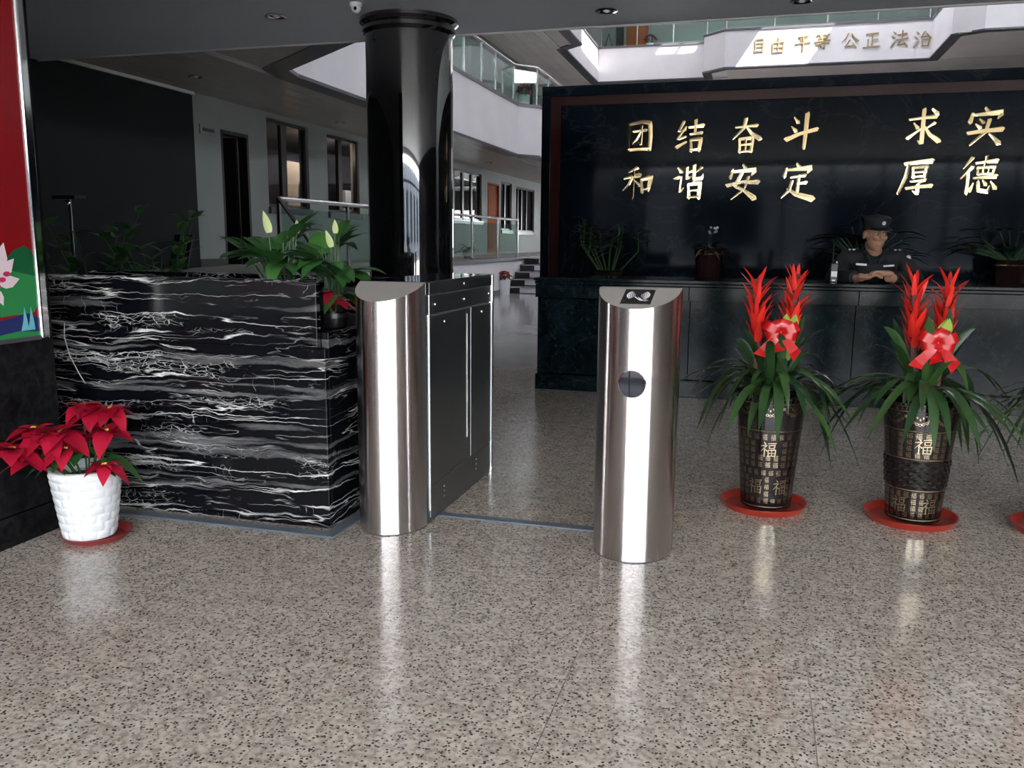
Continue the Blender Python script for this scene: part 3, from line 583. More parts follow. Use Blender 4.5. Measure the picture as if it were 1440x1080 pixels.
# ================================================================ the things
# ---- turnstiles
def d_shell(cx, a, yc, b, z_hi, z_lo, n=40):
    pts = [(cx+a*math.cos(PI-PI*i/n), yc-b*math.sin(PI*i/n)) for i in range(n+1)]
    zt = lambda y: z_hi-(z_hi-z_lo)*(yc-y)/b
    return pts, zt
def lock(parent, x, y, z):
    MB().add(*cylx(x, y, z, 0.0075, 0.004)).build('lock_screw','chrome',parent,smooth=True)
def cylx(x, y, z, r, h, n=12):
    vs = [(x, y+r*math.cos(2*PI*i/n), z+r*math.sin(2*PI*i/n)) for i in range(n)]+[(x+h, y+0.85*r*math.cos(2*PI*i/n), z+0.85*r*math.sin(2*PI*i/n)) for i in range(n)]
    return vs, [(i,(i+1)%n,n+(i+1)%n,n+i) for i in range(n)]+[tuple(range(n,2*n))]
def shell_parts(t, cx, a, yc, b, z_hi, z_lo):
    pts, zt = d_shell(cx, a, yc, b, z_hi, z_lo)
    n = len(pts)
    MB().add([(x,y,0.004) for x,y in pts]+[(x,y,zt(y)) for x,y in pts],[(i,i+1,n+i+1,n+i) for i in range(n-1)]).build('front_shell','steel',t,smooth=True)
    MB().add([(x,y,zt(y)) for x,y in pts],[tuple(range(n))]).build('sloped_cap','rail_satin',t)
    MB().add([(x,y-0.001 if y<yc-1e-4 else y,0.0) for x,y in pts]+[(x,y-0.001 if y<yc-1e-4 else y,0.004) for x,y in pts],[(i,i+1,n+i+1,n+i) for i in range(n-1)]).build('base_seam','dtrim',t)
MT['rail_satin'] = pm('satin_cap_steel',(0.50,0.47,0.43),0.5,0.6)
tl = thing('turnstile','stainless steel barrier turnstile with long side panel next to the marble planter','turnstile',(-1.40,3.2,0))
shell_parts(tl,-1.402,0.140,3.16,0.172,1.0,0.932)
X = -1.262; XL = -1.542
MB().box(XL,X-0.002,3.16,4.05,0.0,0.868).build('cabinet_body','panel',tl,bevel=0.003)
MB().box(XL,X,3.16,4.05,0.870,0.947).build('upper_band','panel',tl,bevel=0.002)
MB().box(XL,X+0.001,3.165,4.05,0.949,0.996).build('lid_band','panel_dark',tl,bevel=0.002)
MB().box(XL-0.002,X+0.003,3.16,4.055,0.996,1.002).build('top_plate','topglass',tl,bevel=0.002)
MB().box(X-0.02,X+0.004,4.045,4.062,0.0,1.0).build('end_edge','chrome',tl)
MB().box(X-0.004,X+0.0015,3.20,3.207,0.05,0.996).build('front_edge_strip','chrome',tl)
MB().box(X-0.006,X+0.0012,3.205,3.715,0.16,0.862).build('access_door','panel',tl,bevel=0.0015)
MB().box(X-0.006,X+0.0012,3.721,4.03,0.16,0.862).build('access_door','panel',tl,bevel=0.0015)
MB().box(X-0.004,X+0.0006,3.205,4.03,0.02,0.155).build('kick_panel','panel',tl)
MB().box(X-0.006,X+0.002,3.652,3.672,0.255,0.855).build('flap_slot','blackplastic',tl)
MB().box(X-0.004,X+0.004,3.658,3.667,0.265,0.838).build('flap_edge','whitep',tl,label='edge of the retracted glass flap, its gleam painted white')  # white colour stands in for light caught by the polished glass edge
for y,z in ((3.266,0.907),(3.627,0.907),(3.99,0.91),(3.627,0.975),(3.376,0.828),(3.88,0.83)): lock(tl,X+0.001,y,z)
for y in (3.36,3.80):
    for k in range(3): MB().add(*cylx(X+0.0012,y,0.07+0.022*k if y<3.5 else 0.075+0.025*k,0.004,0.001,8)).build('vent_hole','chrome',tl)
tr = thing('card_reader_post','stainless steel card reader post standing free in front of the counter','turnstile',(-0.41,3.2,0))
shell_parts(tr,-0.412,0.150,3.15,0.160,1.0,0.934)
MB().box(-0.562,-0.262,3.15,3.20,0.0,1.0).build('back_shell','panel',tr,bevel=0.002)
sl = (1.0-0.934)/0.160
def slope(u, v, d):   # u,v across the reader plate, d lifts along the normal
    y = 3.026+v*0.108; return (-0.468+u*0.108+v*0.006, y-d*0.0005*sl, 1.0-(3.15-y)*sl+0.0012*d)
MB().add([slope(*p,1) for p in ((0,0),(1,0),(1,1),(0,1))]+[slope(*p,0) for p in ((0,0),(1,0),(1,1),(0,1))],[(0,1,2,3),(4,5,1,0),(5,6,2,1),(6,7,3,2),(7,4,0,3)]).build('reader_plate','blackplastic',tr)
ic = MB()
for sgn in (-1,1):
    for k,r in enumerate((0.10,0.16,0.22,0.28,0.34)):
        arc = [(0.5+sgn*(0.02+r*math.cos(a)), 0.58+0.95*r*math.sin(a)) for a in [(-50+100*i/8)*PI/180 for i in range(9)]]
        w = 0.010+0.006*k
        L = [slope(x-w*0.8,y,1.6+0.05*k) for x,y in arc]; R = [slope(x+w*0.8,y,1.6+0.05*k) for x,y in arc]
        ic.add(L+R,[(i,9+i,10+i,i+1) for i in range(8)])
for a,b,w in (((0.40,0.46),(0.62,0.22),0.018),((0.52,0.42),(0.70,0.24),0.018),((0.62,0.22),(0.84,0.20),0.02),((0.70,0.34),(0.90,0.20),0.012),((0.56,0.30),(0.66,0.24),0.03)):
    d = Vector((b[0]-a[0],b[1]-a[1])).normalized(); nx,ny_ = -d.y*w,d.x*w
    ic.add([slope(a[0]-nx,a[1]-ny_,2),slope(b[0]-nx,b[1]-ny_,2),slope(b[0]+nx,b[1]+ny_,2),slope(a[0]+nx,a[1]+ny_,2)],[(0,1,2,3)])
ic.build('reader_icon','whitep',tr)
n = 36; cxh, czh, rh = -0.410, 0.668, 0.050
ring = lambda r,y: [(cxh+r*math.cos(2*PI*i/n), y, czh+r*math.sin(2*PI*i/n)) for i in range(n)]
MB().add(ring(rh,3.03)+ring(rh,2.986)+ring(rh-0.003,2.984),[(i,(i+1)%n,n+(i+1)%n,n+i) for i in range(n)]+[(n+i,n+(i+1)%n,2*n+(i+1)%n,2*n+i) for i in range(n)]).build('lens_ring','chrome',tr,smooth=True)
MB().add(ring(rh-0.003,2.9845)+[(cxh,2.982,czh)],[(i,n,(i+1)%n) for i in range(n)]).build('lens_window','lens',tr,smooth=True)
# floor strips
tag(MB().box(-1.262,-0.562,3.285,3.335,0.0,0.006).build('floor_strip','floor_strip',bevel=0.002),'blue grey metal strip on the floor linking the two steel posts','floor strip')
fs = thing('floor_strip','blue grey metal strip on the floor along the veined marble planter','floor strip',(-2.1,2.92,0))
MB().box(-2.66,-1.555,2.90,2.955,0,0.008).build('front_strip','floor_strip',fs,bevel=0.002)
MB().box(-1.610,-1.555,2.955,3.9,0,0.008).build('side_strip','floor_strip',fs,bevel=0.002)

# ---- marble planter
pl = thing('marble_planter','long planter wall clad in black marble with white veins','planter',(-2.2,3.0,0))
MB().box(-2.95,-1.655,3.0,3.03,0.37*2,1.0).build('marble_slab','marble',pl,bevel=0.002)
MB().box(-2.95,-1.622,3.0,3.03,0.0,0.738).build('marble_slab','marble',pl,bevel=0.002)
MB().box(-1.652,-1.622,3.03,4.0,0.0,0.80).build('marble_slab','marble',pl,bevel=0.002)
MB().box(-3.6,-1.652,3.97,4.0,0.0,0.98).build('marble_slab','marble',pl)
MB().box(-1.70,-1.655,3.03,3.06,0.74,1.0).build('corner_post','black',pl)
MB().box(-1.692,-1.663,3.025,3.0305,0.915,0.962).build('switch_plate','plate',pl)
MB().box(-3.6,-1.655,3.03,3.07,0.975,1.005).build('top_cap','marble',pl)
MB().box(-2.95,-1.66,3.07,3.97,0.0,0.78).build('soil','soil',pl)
MB().box(-3.6,-2.95,3.03,3.97,0.0,0.78).build('soil','soil',pl)

# ---- plants
def ovate_obj(name, mat, par, base, d, L, Wd, droop, fold=0.2, n=6, up=(0,0,1), curl=0.0, prof='ovate'):
    o = leaf(MB(), base, d, L, Wd, droop, fold, n, prof, up, curl).build(name, mat, par, smooth=True, angle=75); return o
def peace_lily(x, y, z, nl, c, rad, label, seed, spathes=()):
    random.seed(seed)
    t = thing('peace_lily', label, 'plant', (x,y,z))
    for i in range(nl):
        az = 2.399*i+ur(-.3,.3); el = -0.25+1.5*((i*0.618)%1); k = ur(.45,1.0)
        st = Vector((c[0]+rad[0]*k*math.cos(az)*math.cos(el), c[1]+rad[1]*k*math.sin(az)*math.cos(el), c[2]+rad[2]*k*math.sin(el)))
        base = Vector((x+ur(-.06,.06),y+ur(-.05,.05),z-0.02))
        d = sph(az+ur(-.4,.4), el*.6+ur(-.1,.5))
        lf = ovate_obj('leaf','lily',t,st,d,ur(.13,.20),ur(.07,.105),ur(.15,.55),0.18,7,curl=ur(-.15,.15))
        MB().tube([base,base.lerp(st,.5)+Vector((0,0,.04)),st],[.004,.0035,.0028],5).build('stalk','gstem',lf,smooth=True)
    for (sx,sy,sz,L,w,lx) in spathes:
        sp = ovate_obj('spathe','spathe',t,(sx,sy,sz),(lx,-.25,1),L,w,-.05,0.3,7,up=(0,1,0.2))
        MB().tube([(x,y,z),(x*.3+sx*.7,y*.3+sy*.7,(z+sz)/2),(sx,sy,sz)],[.004,.003,.003],5).build('stalk','gstem',sp,smooth=True)
    return t
peace_lily(-2.05,3.42,0.80,44,(-2.06,3.42,1.06),(.19,.12,.15),'peace lily with one pale upright spathe in the marble planter',11,[(-2.075,3.36,1.19,.095,.042,-.1),(-1.99,3.45,1.19,.06,.03,.2)])
peace_lily(-1.83,3.46,0.80,40,(-1.84,3.46,1.05),(.13,.10,.14),'peace lily with tall pale double spathe at the planter end beside the column',12,[(-1.795,3.40,1.13,.075,.034,-.2),(-1.775,3.40,1.19,.06,.03,.15)])
def feather_plant(x, y, z, nf, hmax, label, seed):
    random.seed(seed)
    t = thing('leafy_plant', label, 'plant', (x,y,z), 'dark plants behind the planter')
    for i in range(nf):
        az = 2*PI*i/nf+ur(-.3,.3); L = hmax*ur(.7,1); lean = ur(.10,.32)
        P = [Vector((x,y,z))+Vector((math.cos(az)*lean*L*q*q,math.sin(az)*lean*L*q*q,L*q*(1-.25*q*lean))) for q in [j/8 for j in range(9)]]
        fr = MB().tube(P,[.008-.0007*j for j in range(9)],5).build('frond','gstem',t,smooth=True)
        for j in range(3,9):
            for s in (-1,1):
                d = (P[j]-P[j-1]).normalized(); side = d.cross(Vector((0,0,1))).normalized()*s
                ovate_obj('leaflet','leaf',fr,P[j],side+d*.8,ur(.11,.17),.062,.25,.15,4)
    return t
feather_plant(-4.02,4.5,0.0,11,1.42,'dark feathery plant next to the black pole stand',21)
feather_plant(-3.62,4.6,0.0,11,1.36,'dark feathery plant in front of the charcoal wall',22)
def poinsettia(x, y, z, rtop, rbot, h, heads, label, group, seed, detail=True, saucer=None, spread=0.3, rise=0.22, potmat='white', nleaf=14):
    random.seed(seed)
    t = thing('potted_poinsettia', label, 'plant', (x,y,z), group)
    if detail:
        nr, na = 8, 11; rows = nr*6; seg = na*12; vs = []; fs = []
        for j in range(rows+1):
            v = j/rows; r0 = rbot+(rtop-rbot)*v
            rr = v*nr; row = min(int(rr),nr-1); fv = rr-row
            for i in range(seg):
                fu = ((i/seg*na)+(0.5 if row%2 else 0))%1
                e = min(1,min(fu,1-fu)/.16); g = min(1,min(fv,1-fv)/.2)
                bump = .0055*e*g*(0.55+0.45*fv)*(1 if v<.94 else 0)
                a = 2*PI*i/seg; r = r0+bump; vs.append((x+r*math.cos(a),y+r*math.sin(a),z+h*v))
        fs = [(j*seg+i,j*seg+(i+1)%seg,(j+1)*seg+(i+1)%seg,(j+1)*seg+i) for j in range(rows) for i in range(seg)]
        mb = MB().add(vs,fs); mb.lathe([(rtop,h),(rtop+.004,h+.004),(rtop-.006,h+.006),(rtop-.012,h-.03),(0,h-.03)],(x,y,z),48,False).lathe([(rbot,0),(0,0)],(x,y,z),32,False)
        mb.build('pot',potmat,t,smooth=True,angle=50)
    else:
        MB().lathe([(rbot,0),(rtop,h),(rtop+.006,h),(rtop+.006,h-.02),(rtop-.01,h-.02),(0,h-.02)],(x,y,z),20,False).build('pot',potmat,t,smooth=True)
    MB().lathe([(rtop-.012,h-.035),(0,h-.02)],(x,y,z),20,False).build('soil','soil',t)
    for k in range(nleaf):
        az = 2*PI*k/nleaf+ur(-.2,.2); b = Vector((x,y,z+h+rise*ur(.1,.45)))+sph(az,0)*rtop*ur(.3,.8)
        ovate_obj('leaf','leaf',t,b,sph(az,ur(-.35,.25)),ur(.10,.15)*spread/.3,.075*spread/.3,.5,.2,6)
    for (hx,hy,hz,s) in heads:
        c = Vector((x+hx,y+hy,z+h+hz))
        MB().tube([(x+hx*.2,y+hy*.2,z+h-.03),(x+hx*.6,y+hy*.6,z+h+hz*.55),c],.004,5).build('stem','gstem',t,smooth=True)
        m = 6
        for ring_,(nb,L,el) in enumerate(((6,s,-.05),(5,s*.72,.45))):
            for q in range(nb):
                az = 2*PI*q/nb+ring_*.5+hx*9+ur(-.2,.2)
                ovate_obj('bract','red',t,c+sph(az,0)*.006,sph(az,el+ur(-.25,.3)),L*ur(.85,1.15),L*ur(.58,.72),ur(.25,.6),.2,6)
        if detail:
            for q in range(5): MB().ball(c+Vector((ur(-.009,.009),ur(-.009,.009),.008)),.0045,6,4).build('flower_bud','yellow',t,smooth=True)
    return t
poinsettia(-2.468,2.63,0.018,0.130,0.094,0.268,[(-.09,-.24,.12,.12),(-.10,-.13,.17,.11),(-.05,-.14,.15,.13),(-.01,-.10,.155,.135),(.02,.04,.215,.115),(.11,.0,.15,.11),(.14,-.05,.03,.085),(-.04,.06,.225,.11),(.08,.07,.22,.10),(-.06,-.19,.07,.105),(.03,-.12,.10,.10)],
  'red poinsettia in a white embossed pot in front of the marble planter','potted poinsettias',31)
tag(MB().lathe([(0,0.001),(.104,0.001),(.124,.024),(.130,.024),(.110,-.0)] ,(-2.455,2.65,0.0),48,False).build('plant_saucer','saucer_dull',smooth=True),'dull red saucer under the white embossed pot','saucer','plant saucers')
poinsettia(-5.33,17.95,0,.15,.13,.30,[(-.12,0,.10,.12),(.0,-.05,.16,.13),(.1,.02,.1,.12),(0.02,.08,.17,.12),(-.06,.0,.17,.12)],'small red poinsettia in a plain white pot beside the far steps','potted poinsettias',32,False,nleaf=8)
poinsettia(-5.50,20.05,4.14,.15,.13,.36,[(-.13,0,.1,.14),(.0,-.05,.18,.15),(.12,.02,.12,.14),(0.02,.08,.2,.14),(-.08,.0,.2,.14)],'red poinsettia in a white pot behind the upstairs glass railing','potted poinsettias',33,False,nleaf=6)
poinsettia(-3.95,30.42,7.56,.12,.10,.18,[(-.14,0,.16,.16),(.0,-.05,.25,.17),(.14,.02,.18,.16)],'small red plant on the third floor ledge next to the orange door','potted poinsettias',34,False,nleaf=6)
poinsettia(-1.715,3.26,0.80,.06,.05,.06,[(-.02,-.03,.08,.08),(.03,-.03,.05,.08),(-.06,.02,.06,.07)],'low red flowering plant at the end of the marble planter','potted poinsettias',35,False,potmat='blackplastic',nleaf=5)

# ---- bromeliads in printed vases
def pot_r(z, h, r0, r1):   # radius of the vase at height z
    t = z/h; return r0+(r1-r0)*(t**1.25)
def bromeliad(x, y, label, seed, design, rot=0.0):
    random.seed(seed); h = 0.50; r0, r1 = 0.110, 0.150; zb = 0.016
    t = thing('potted_bromeliad', label, 'plant', (x,y,zb), 'bromeliads in printed vases')
    prof = [(0,0),(r0-.004,0)]+[(pot_r(h*i/24,h,r0,r1),max(.002,h*i/24)) for i in range(25)]+[(r1+.004,h),(r1+.004,h+.008),(r1-.008,h+.008),(r1-.012,h-.04),(0,h-.04)]
    v = MB().lathe(prof,(x,y,zb),56,False).build('vase','potblack',t,smooth=True,angle=50)
    MB().lathe([(r1-.012,h-.035),(0,h-.025)],(x,y,zb),24,False).build('soil','soil',t)
    a0 = math.atan2(-y,-x)+rot   # the side that faces the entrance
    def wrap(s, z, d): a = a0+s/0.13; r = pot_r(z,h,r0,r1)+.0006+.0004*d; return (x+r*math.cos(a),y+r*math.sin(a),zb+z)
    def band(z, w=.004):
        MB().lathe([(pot_r(z,h,r0,r1)+.0003,z-w/2),(pot_r(z,h,r0,r1)+.0014,z),(pot_r(z,h,r0,r1)+.0003,z+w/2)],(x,y,zb),56,False).build('gold_band','goldp',v,smooth=True)
    for z in design['bands']: band(z)
    sw = MB()   # lace swag below the rim
    for k in range(-4,5):
        s0 = k*.095
        for q in range(9):
            a = PI*q/8; px = s0-.044+.088*q/8; pz = .455-.030*math.sin(a)
            for rr,nn in ((.0065,6),):
                L = []
                for e in range(nn): L += [wrap(px+rr*math.cos(2*PI*e/nn),pz+rr*math.sin(2*PI*e/nn),1), wrap(px+.6*rr*math.cos(2*PI*e/nn),pz+.6*rr*math.sin(2*PI*e/nn),1)]
                sw.add(L,[(2*e,2*((e+1)%nn),2*((e+1)%nn)+1,2*e+1) for e in range(nn)])
        for q in range(5):
            px = s0-.02+.01*q; pz = .462-.008*(2-abs(q-2))
            sw.add([wrap(px-.003,pz,1),wrap(px,pz-.006,1),wrap(px+.003,pz,1),wrap(px,pz+.006,1)],[(0,1,2,3)])
    sw.build('lace_print','goldp',v)
    gp = MB(); big = design['big']
    for (z0,z1) in design['fields']:
        nrow = max(1,int(round((z1-z0)/.031)))
        for r in range(nrow):
            for c in range(-9,10):
                s = (c+(.5 if (r//4)%2 else 0))*.034; z = z0+(r+.5)*(z1-z0)/nrow
                if any(abs(s-bs)<.037 and abs(z-bz)<.036 for bs,bz in big): continue
                g = .025*ur(.85,1.05); gw = .023*ur(.85,1.1)
                glyph(gp,'fu',lambda u,vv,d,s=s,z=z,g=g,gw=gw: wrap(s-gw/2+u*gw,z-g/2+vv*g,d),1.0,1,0)
    gp.build('small_characters','goldp',v)
    for bs,bz in big:
        mb = MB(); glyph(mb,'fu',lambda u,vv,d,bs=bs,bz=bz: wrap(bs-.033+u*.066,bz-.033+vv*.066,d),1.0,3,0); mb.build('large_character','goldp',v)
    if design.get('scales'):
        z0,z1 = design['scales']; scm = MB(); nrw = 7
        for r in range(nrw):
            for c in range(18):
                a = 2*PI*(c+(.5 if r%2 else 0))/18; zc = z0+(r+.5)*(z1-z0)/nrw; R = pot_r(zc,h,r0,r1); hw = PI/18; hh = (z1-z0)/nrw*.62
                P = lambda da,dz,dr: (x+(R+dr)*math.cos(a+da),y+(R+dr)*math.sin(a+da),zb+zc+dz)
                scm.add([P(-hw,hh*.4,0.0),P(0,-hh,.001),P(hw,hh*.4,0.0),P(0,hh,.001),P(0,-hh*.1,.007)],[(0,1,4),(1,2,4),(2,3,4),(3,0,4)])
        scm.build('scale_relief','potblack',v)
    # strap leaves
    topz = zb+h
    for k in range(46):
        az = 2.399*k+ur(-.2,.2); el = ur(.45,1.25) if k < 32 else ur(1.0,1.4); L = ur(.36,.56)
        if k < 32 and math.sin(az) < -.5: L *= .68
        b = Vector((x,y,topz-.02+ur(0,.10)))+sph(az,0)*ur(.01,.05)
        ovate_obj('leaf','strap',t,b,sph(az,el),L,ur(.034,.046),ur(.75,1.45) if k < 32 else ur(.2,.5),.25,9,prof='strap',curl=ur(-.12,.12))
    for k in range(16):
        az = 2.399*k+.9; ovate_obj('leaf','strap',t,Vector((x,y,topz+ur(.0,.08)))+sph(az,0)*.04,sph(az,ur(.25,.75)),ur(.32,.46),ur(.032,.042),ur(.45,1.0),.25,9,prof='strap',curl=ur(-.15,.15))
    for k in range(2):
        ovate_obj('leaf','limeleaf',t,(x+ur(-.02,.06),y-.03,topz+.15),sph(-PI/2+ur(-.5,.5),1.2),.27,.05,.15,.25,8,prof='strap')
    # two scarlet flower spikes
    for (sx,sy,ht,lean) in design['spikes']:
        b = Vector((x+sx,y+sy,topz)); top = Vector((x+sx+lean,y+sy,zb+ht))
        sp = MB().tube([b,b.lerp(top,.5),top-Vector((0,0,.08))],[.016,.017,.010],8).build('flower_spike','stem',t,smooth=True)
        H = ht-h
        for q in range(34):
            f = q/33; az = 2.399*q; zc = topz+H*(.36+.46*f); c = Vector((x+sx+lean*(zc-topz)/H,y+sy,zc))
            el = 1.22-.25*f+ur(-.12,.08); L = .085+.03*math.sin(PI*f)
            if f > .45: el = ur(.62,1.30); L = ur(.085,.135)
            ovate_obj('bract','scarlet',sp,c+sph(az,0)*(.010+.010*(1-f)),sph(az,el),L,.036 if f<.45 else .027,-.10 if f<.45 else .10,.35,5,prof='lance' if f>.35 else 'ovate')
    # ribbon bow
    bx,by,bz = x+design['bow'][0], y-.10, zb+design['bow'][1]
    kn = MB().ball((bx,by,bz),(.018,.014,.018),10,8).build('bow_knot','ribbon',t,smooth=True)
    def loop(ang, L, w, tw=0):
        P = []; m = 12
        for q in range(m+1):
            a = 2*PI*q/m; rr = L*(1-math.cos(a))/2; oo = L*.33*math.sin(a)
            P.append(Vector((bx+math.cos(ang)*rr,by-.006-oo,bz+math.sin(ang)*rr)))
        vs = []; tg = Vector((-math.sin(ang),0,math.cos(ang)))
        for q,p in enumerate(P):
            ww = w*(.45+.75*math.sin(PI*q/m)); vs += [p-tg*ww,p+tg*ww]
        MB().add(vs,[(2*q,2*q+2,2*q+3,2*q+1) for q in range(m)]).build('bow_loop','ribbon',kn,smooth=True)
    for ang,L in ((.45,.075),(2.65,.08),(1.25,.06),(1.95,.055),(-.25,.065),(3.45,.065)): loop(ang+ur(-.1,.1),L,.018)
    for ang,L in ((-2.25,.14),(-.95,.13),(-1.6,.09)):
        d = Vector((math.cos(ang),-.15,math.sin(ang))); p0 = Vector((bx,by-.01,bz)); s_ = Vector((-d.z,0,d.x)).normalized()*.021
        q = [p0+d*(L*e/4)+Vector((0,-.012*math.sin(e*1.6),0)) for e in range(5)]
        vs = [];
        for e,p in enumerate(q): vs += [p-s_*(.6+.15*e),p+s_*(.6+.15*e)]
        vs[-1] = vs[-1]-d*.02
        MB().add(vs,[(2*e,2*e+2,2*e+3,2*e+1) for e in range(4)]).build('ribbon_tail','ribbon',kn,smooth=True)
    return t
D1 = dict(bands=[.497,.475,.355,.012],fields=[(.025,.185),(.19,.345)],big=[(-.0,.275),(-.055,.105),(.065,.105)],spikes=[(-.06,0,1.075,-.035),(.05,.02,1.10,.03)],bow=(.02,.78))
D2 = dict(bands=[.497,.475,.395,.275,.140,.012],fields=[(.02,.135),(.28,.39)],big=[(.02,.335),(-.065,.075),(.075,.075)],scales=(.148,.268),spikes=[(-.04,0,1.085,-.03),(.05,.02,1.085,.02)],bow=(.02,.76))
bromeliad(0.085,3.86,'scarlet bromeliads with red bow, nearest the card reader post',41,D1)
bromeliad(0.690,3.86,'scarlet bromeliads with red bow, vase with fish scale band',42,D2)
bromeliad(1.265,3.88,'bromeliads cut off by the right frame edge',43,D1,0.2)
for x,lab in ((0.085,'orange red saucer under the vase nearest the card reader post'),(0.690,'orange red saucer under the vase with the fish scale band'),(1.265,'orange red saucer cut off by the right frame edge')):
    tag(MB().lathe([(0,.002),(.165,.002),(.182,.030),(.190,.030),(.172,0),(0,0)],(x-.008,3.865,0),56,False).build('plant_saucer','saucer',smooth=True,angle=50),lab,'saucer','plant saucers')
# ---- reception counter and inscribed screen wall
rc = thing('reception_counter','long reception counter of dark green marble','counter',(0.8,6.6,0))
CX0, CX1 = -1.655, 4.2
MB().box(CX0,CX1,6.38,7.0,.862,.886).build('counter_top','green',rc,bevel=.004)
MB().box(CX0+.005,CX1,6.395,6.46,.838,.860).build('top_moulding','green',rc,bevel=.004)
px = CX0+.01
for k in range(5):
    x1 = px+(1.165); MB().box(px,x1-.003,6.40,6.46,.735,.836).build('apron_panel','green',rc,bevel=.002)
    MB().box(px-(.02 if k==0 else 0),x1-.003,6.56,6.62,.125,.733).build('front_panel','green',rc,bevel=.002)
    px = x1
MB().box(CX0-.01,CX1,6.50,6.62,0,.122).build('plinth','green',rc,bevel=.003)
MB().box(CX0,CX0+.06,6.62,7.0,0,.862).build('end_panel','navy',rc)
MB().box(CX0+.06,CX1,6.97,7.0,0,.70).build('rear_panel','navy',rc)

SY = 8.40
sw = thing('inscribed_screen_wall','tall dark stone screen wall with gold characters behind the counter','screen wall',(0.5,8.5,0))
SX0, SX1, SZ = -2.115, 4.6, 2.635
MB().box(SX0,SX1,SY+.03,SY+.32,0,SZ-.01).build('wall_core','navy',sw)
MB().box(SX0,SX1,SY-.01,SY+.33,SZ-.095,SZ).build('top_frame','navy',sw,bevel=.004)
MB().box(SX0,SX0+.09,SY-.01,SY+.03,0,SZ-.096).build('side_frame','navy',sw,bevel=.004)
MB().box(SX0+.091,SX1,SY+.0,SY+.03,SZ-.185,SZ-.097).build('red_border','redstone',sw)
MB().box(SX0+.091,SX0+.19,SY+.0,SY+.03,0,SZ-.187).build('red_border','redstone',sw)
px = SX0+.193
for k in range(4):
    x1 = min(px+1.62,SX1); MB().box(px,x1-.0015,SY+.006,SY+.03,0,SZ-.188).build('stone_slab','navy',sw); px = x1
chars = [('tuan',-1.152,2.14),('jie',-.687,2.135),('fen',-.184,2.13),('dou',.305,2.16),('qiu',1.306,2.165),('shi',1.799,2.16),('chuang',2.245,2.15),
         ('he',-1.159,1.72),('xie',-.682,1.722),('an',-.188,1.715),('ding',.295,1.72),('hou',1.288,1.75),('de',1.785,1.755)]
for i,(key,cx,cz) in enumerate(chars):
    sz = .31; mb = MB(); tx, tz = ur(-.10,.10), ur(-.06,.06)
    glyph(mb,key,lambda u,v,d: (cx-sz*.45+u*sz*.9, SY+.006-.022*d-(.0 if d==0 else (tx*(u-.5)+tz*(v-.5))*.12), cz-sz/2+v*sz),1.3,5)
    mb.build('gold_character','gold',sw)

# ---- low cabinet with plants in front of the screen wall
cb = thing('back_cabinet','low dark cabinet along the screen wall carrying potted plants','cabinet',(0.5,8.1,0))
MB().box(-1.75,3.6,7.82,8.36,0.05,.70).build('cabinet_body','brown',cb)
MB().box(-1.78,3.63,7.79,8.38,.70,.73).build('cabinet_top','brown',cb,bevel=.004)
for k in range(6):
    x0 = -1.74+k*.89; dd = MB().box(x0,x0+.88,7.80,7.82,.07,.69).build('door','brown',cb,bevel=.003)
    MB().tube([(x0+.8,7.80,.35),(x0+.8,7.785,.36),(x0+.8,7.785,.46),(x0+.8,7.80,.47)],.005,6).build('handle','chrome',dd)
def vase_plant(x, y, z, label, kind, seed, ph=.30, r=.10, rise=.5):
    random.seed(seed)
    t = thing('potted_plant',label,'plant',(x,y,z),'plants in front of the screen wall')
    v = MB().lathe([(0,0),(r*.75,0),(r*.8,ph*.3),(r,ph),(r+.006,ph+.008),(r-.01,ph),(0,ph-.02)],(x,y,z),28,False).build('vase','potbrown',t,smooth=True)
    MB().lathe([(r*.99,ph*.86),(r+.003,ph*.88),(r*.99,ph*.9)],(x,y,z),28,False).build('gold_band','goldp',v)
    zt = z+ph
    if kind == 'bamboo':
        for k in range(9):
            bx,by = x+ur(-.28,.28),y+ur(-.06,.06); H = rise*ur(.7,1.1); P = [(x+(bx-x)*.3,by,zt-.03),(bx,by,zt+H*.5),(bx+ur(-.05,.05),by,zt+H)]
            s = MB().tube(P,[.009,.007,.004],6).build('cane','gstem',t,smooth=True)
            for q in range(9):
                f = ur(.45,1); c = Vector((x+(bx-x)*min(1,.3+f),by,zt+H*f)); ovate_obj('leaf','dleaf',s,c,sph(ur(0,6.28),ur(-.2,.7)),ur(.12,.2),.035,.4,.2,5)
    elif kind == 'fern':
        for k in range(26):
            az = 2.4*k; ovate_obj('leaf','dleaf',t,(x,y,zt-.02),sph(az,ur(.2,1.1)),ur(.2,.3),.035,ur(.4,.8),.2,7,prof='strap')
        for k in range(8): MB().ball((x+.04+ur(-.05,.05),y-.10+ur(-.02,.02),zt+.17+ur(-.03,.03)),.012,6,5).build('flower','greypetal',t,smooth=True)
        MB().tube([(x,y,zt),(x+.02,y-.06,zt+.12),(x+.04,y-.10,zt+.16)],.003,5).build('stalk','gstem',t)
    else:
        for k in range(24):
            az = 2.4*k; el = ur(.1,1.2); tip = Vector((x,y,zt+.02))+Vector((math.cos(az)*.35*math.cos(el),math.sin(az)*.05-.05,rise*math.sin(el)*ur(.6,1)))
            lf = ovate_obj('leaf','dleaf',t,tip,Vector((math.cos(az),-.4*abs(math.sin(az)),ur(0,.5))),ur(.18,.28),ur(.07,.11),.4,.2,6)
            MB().tube([(x,y,zt-.03),(x*.4+tip.x*.6,y*.4+tip.y*.6,zt+.6*(tip.z-zt)),tip],.005,5).build('stalk','gstem',lf)
MT['potbrown'] = pm('dark_red_brown_glaze',(.018,.008,.007),.2); MT['greypetal'] = pm('grey_white_petal',(.32,.34,.34),.6)
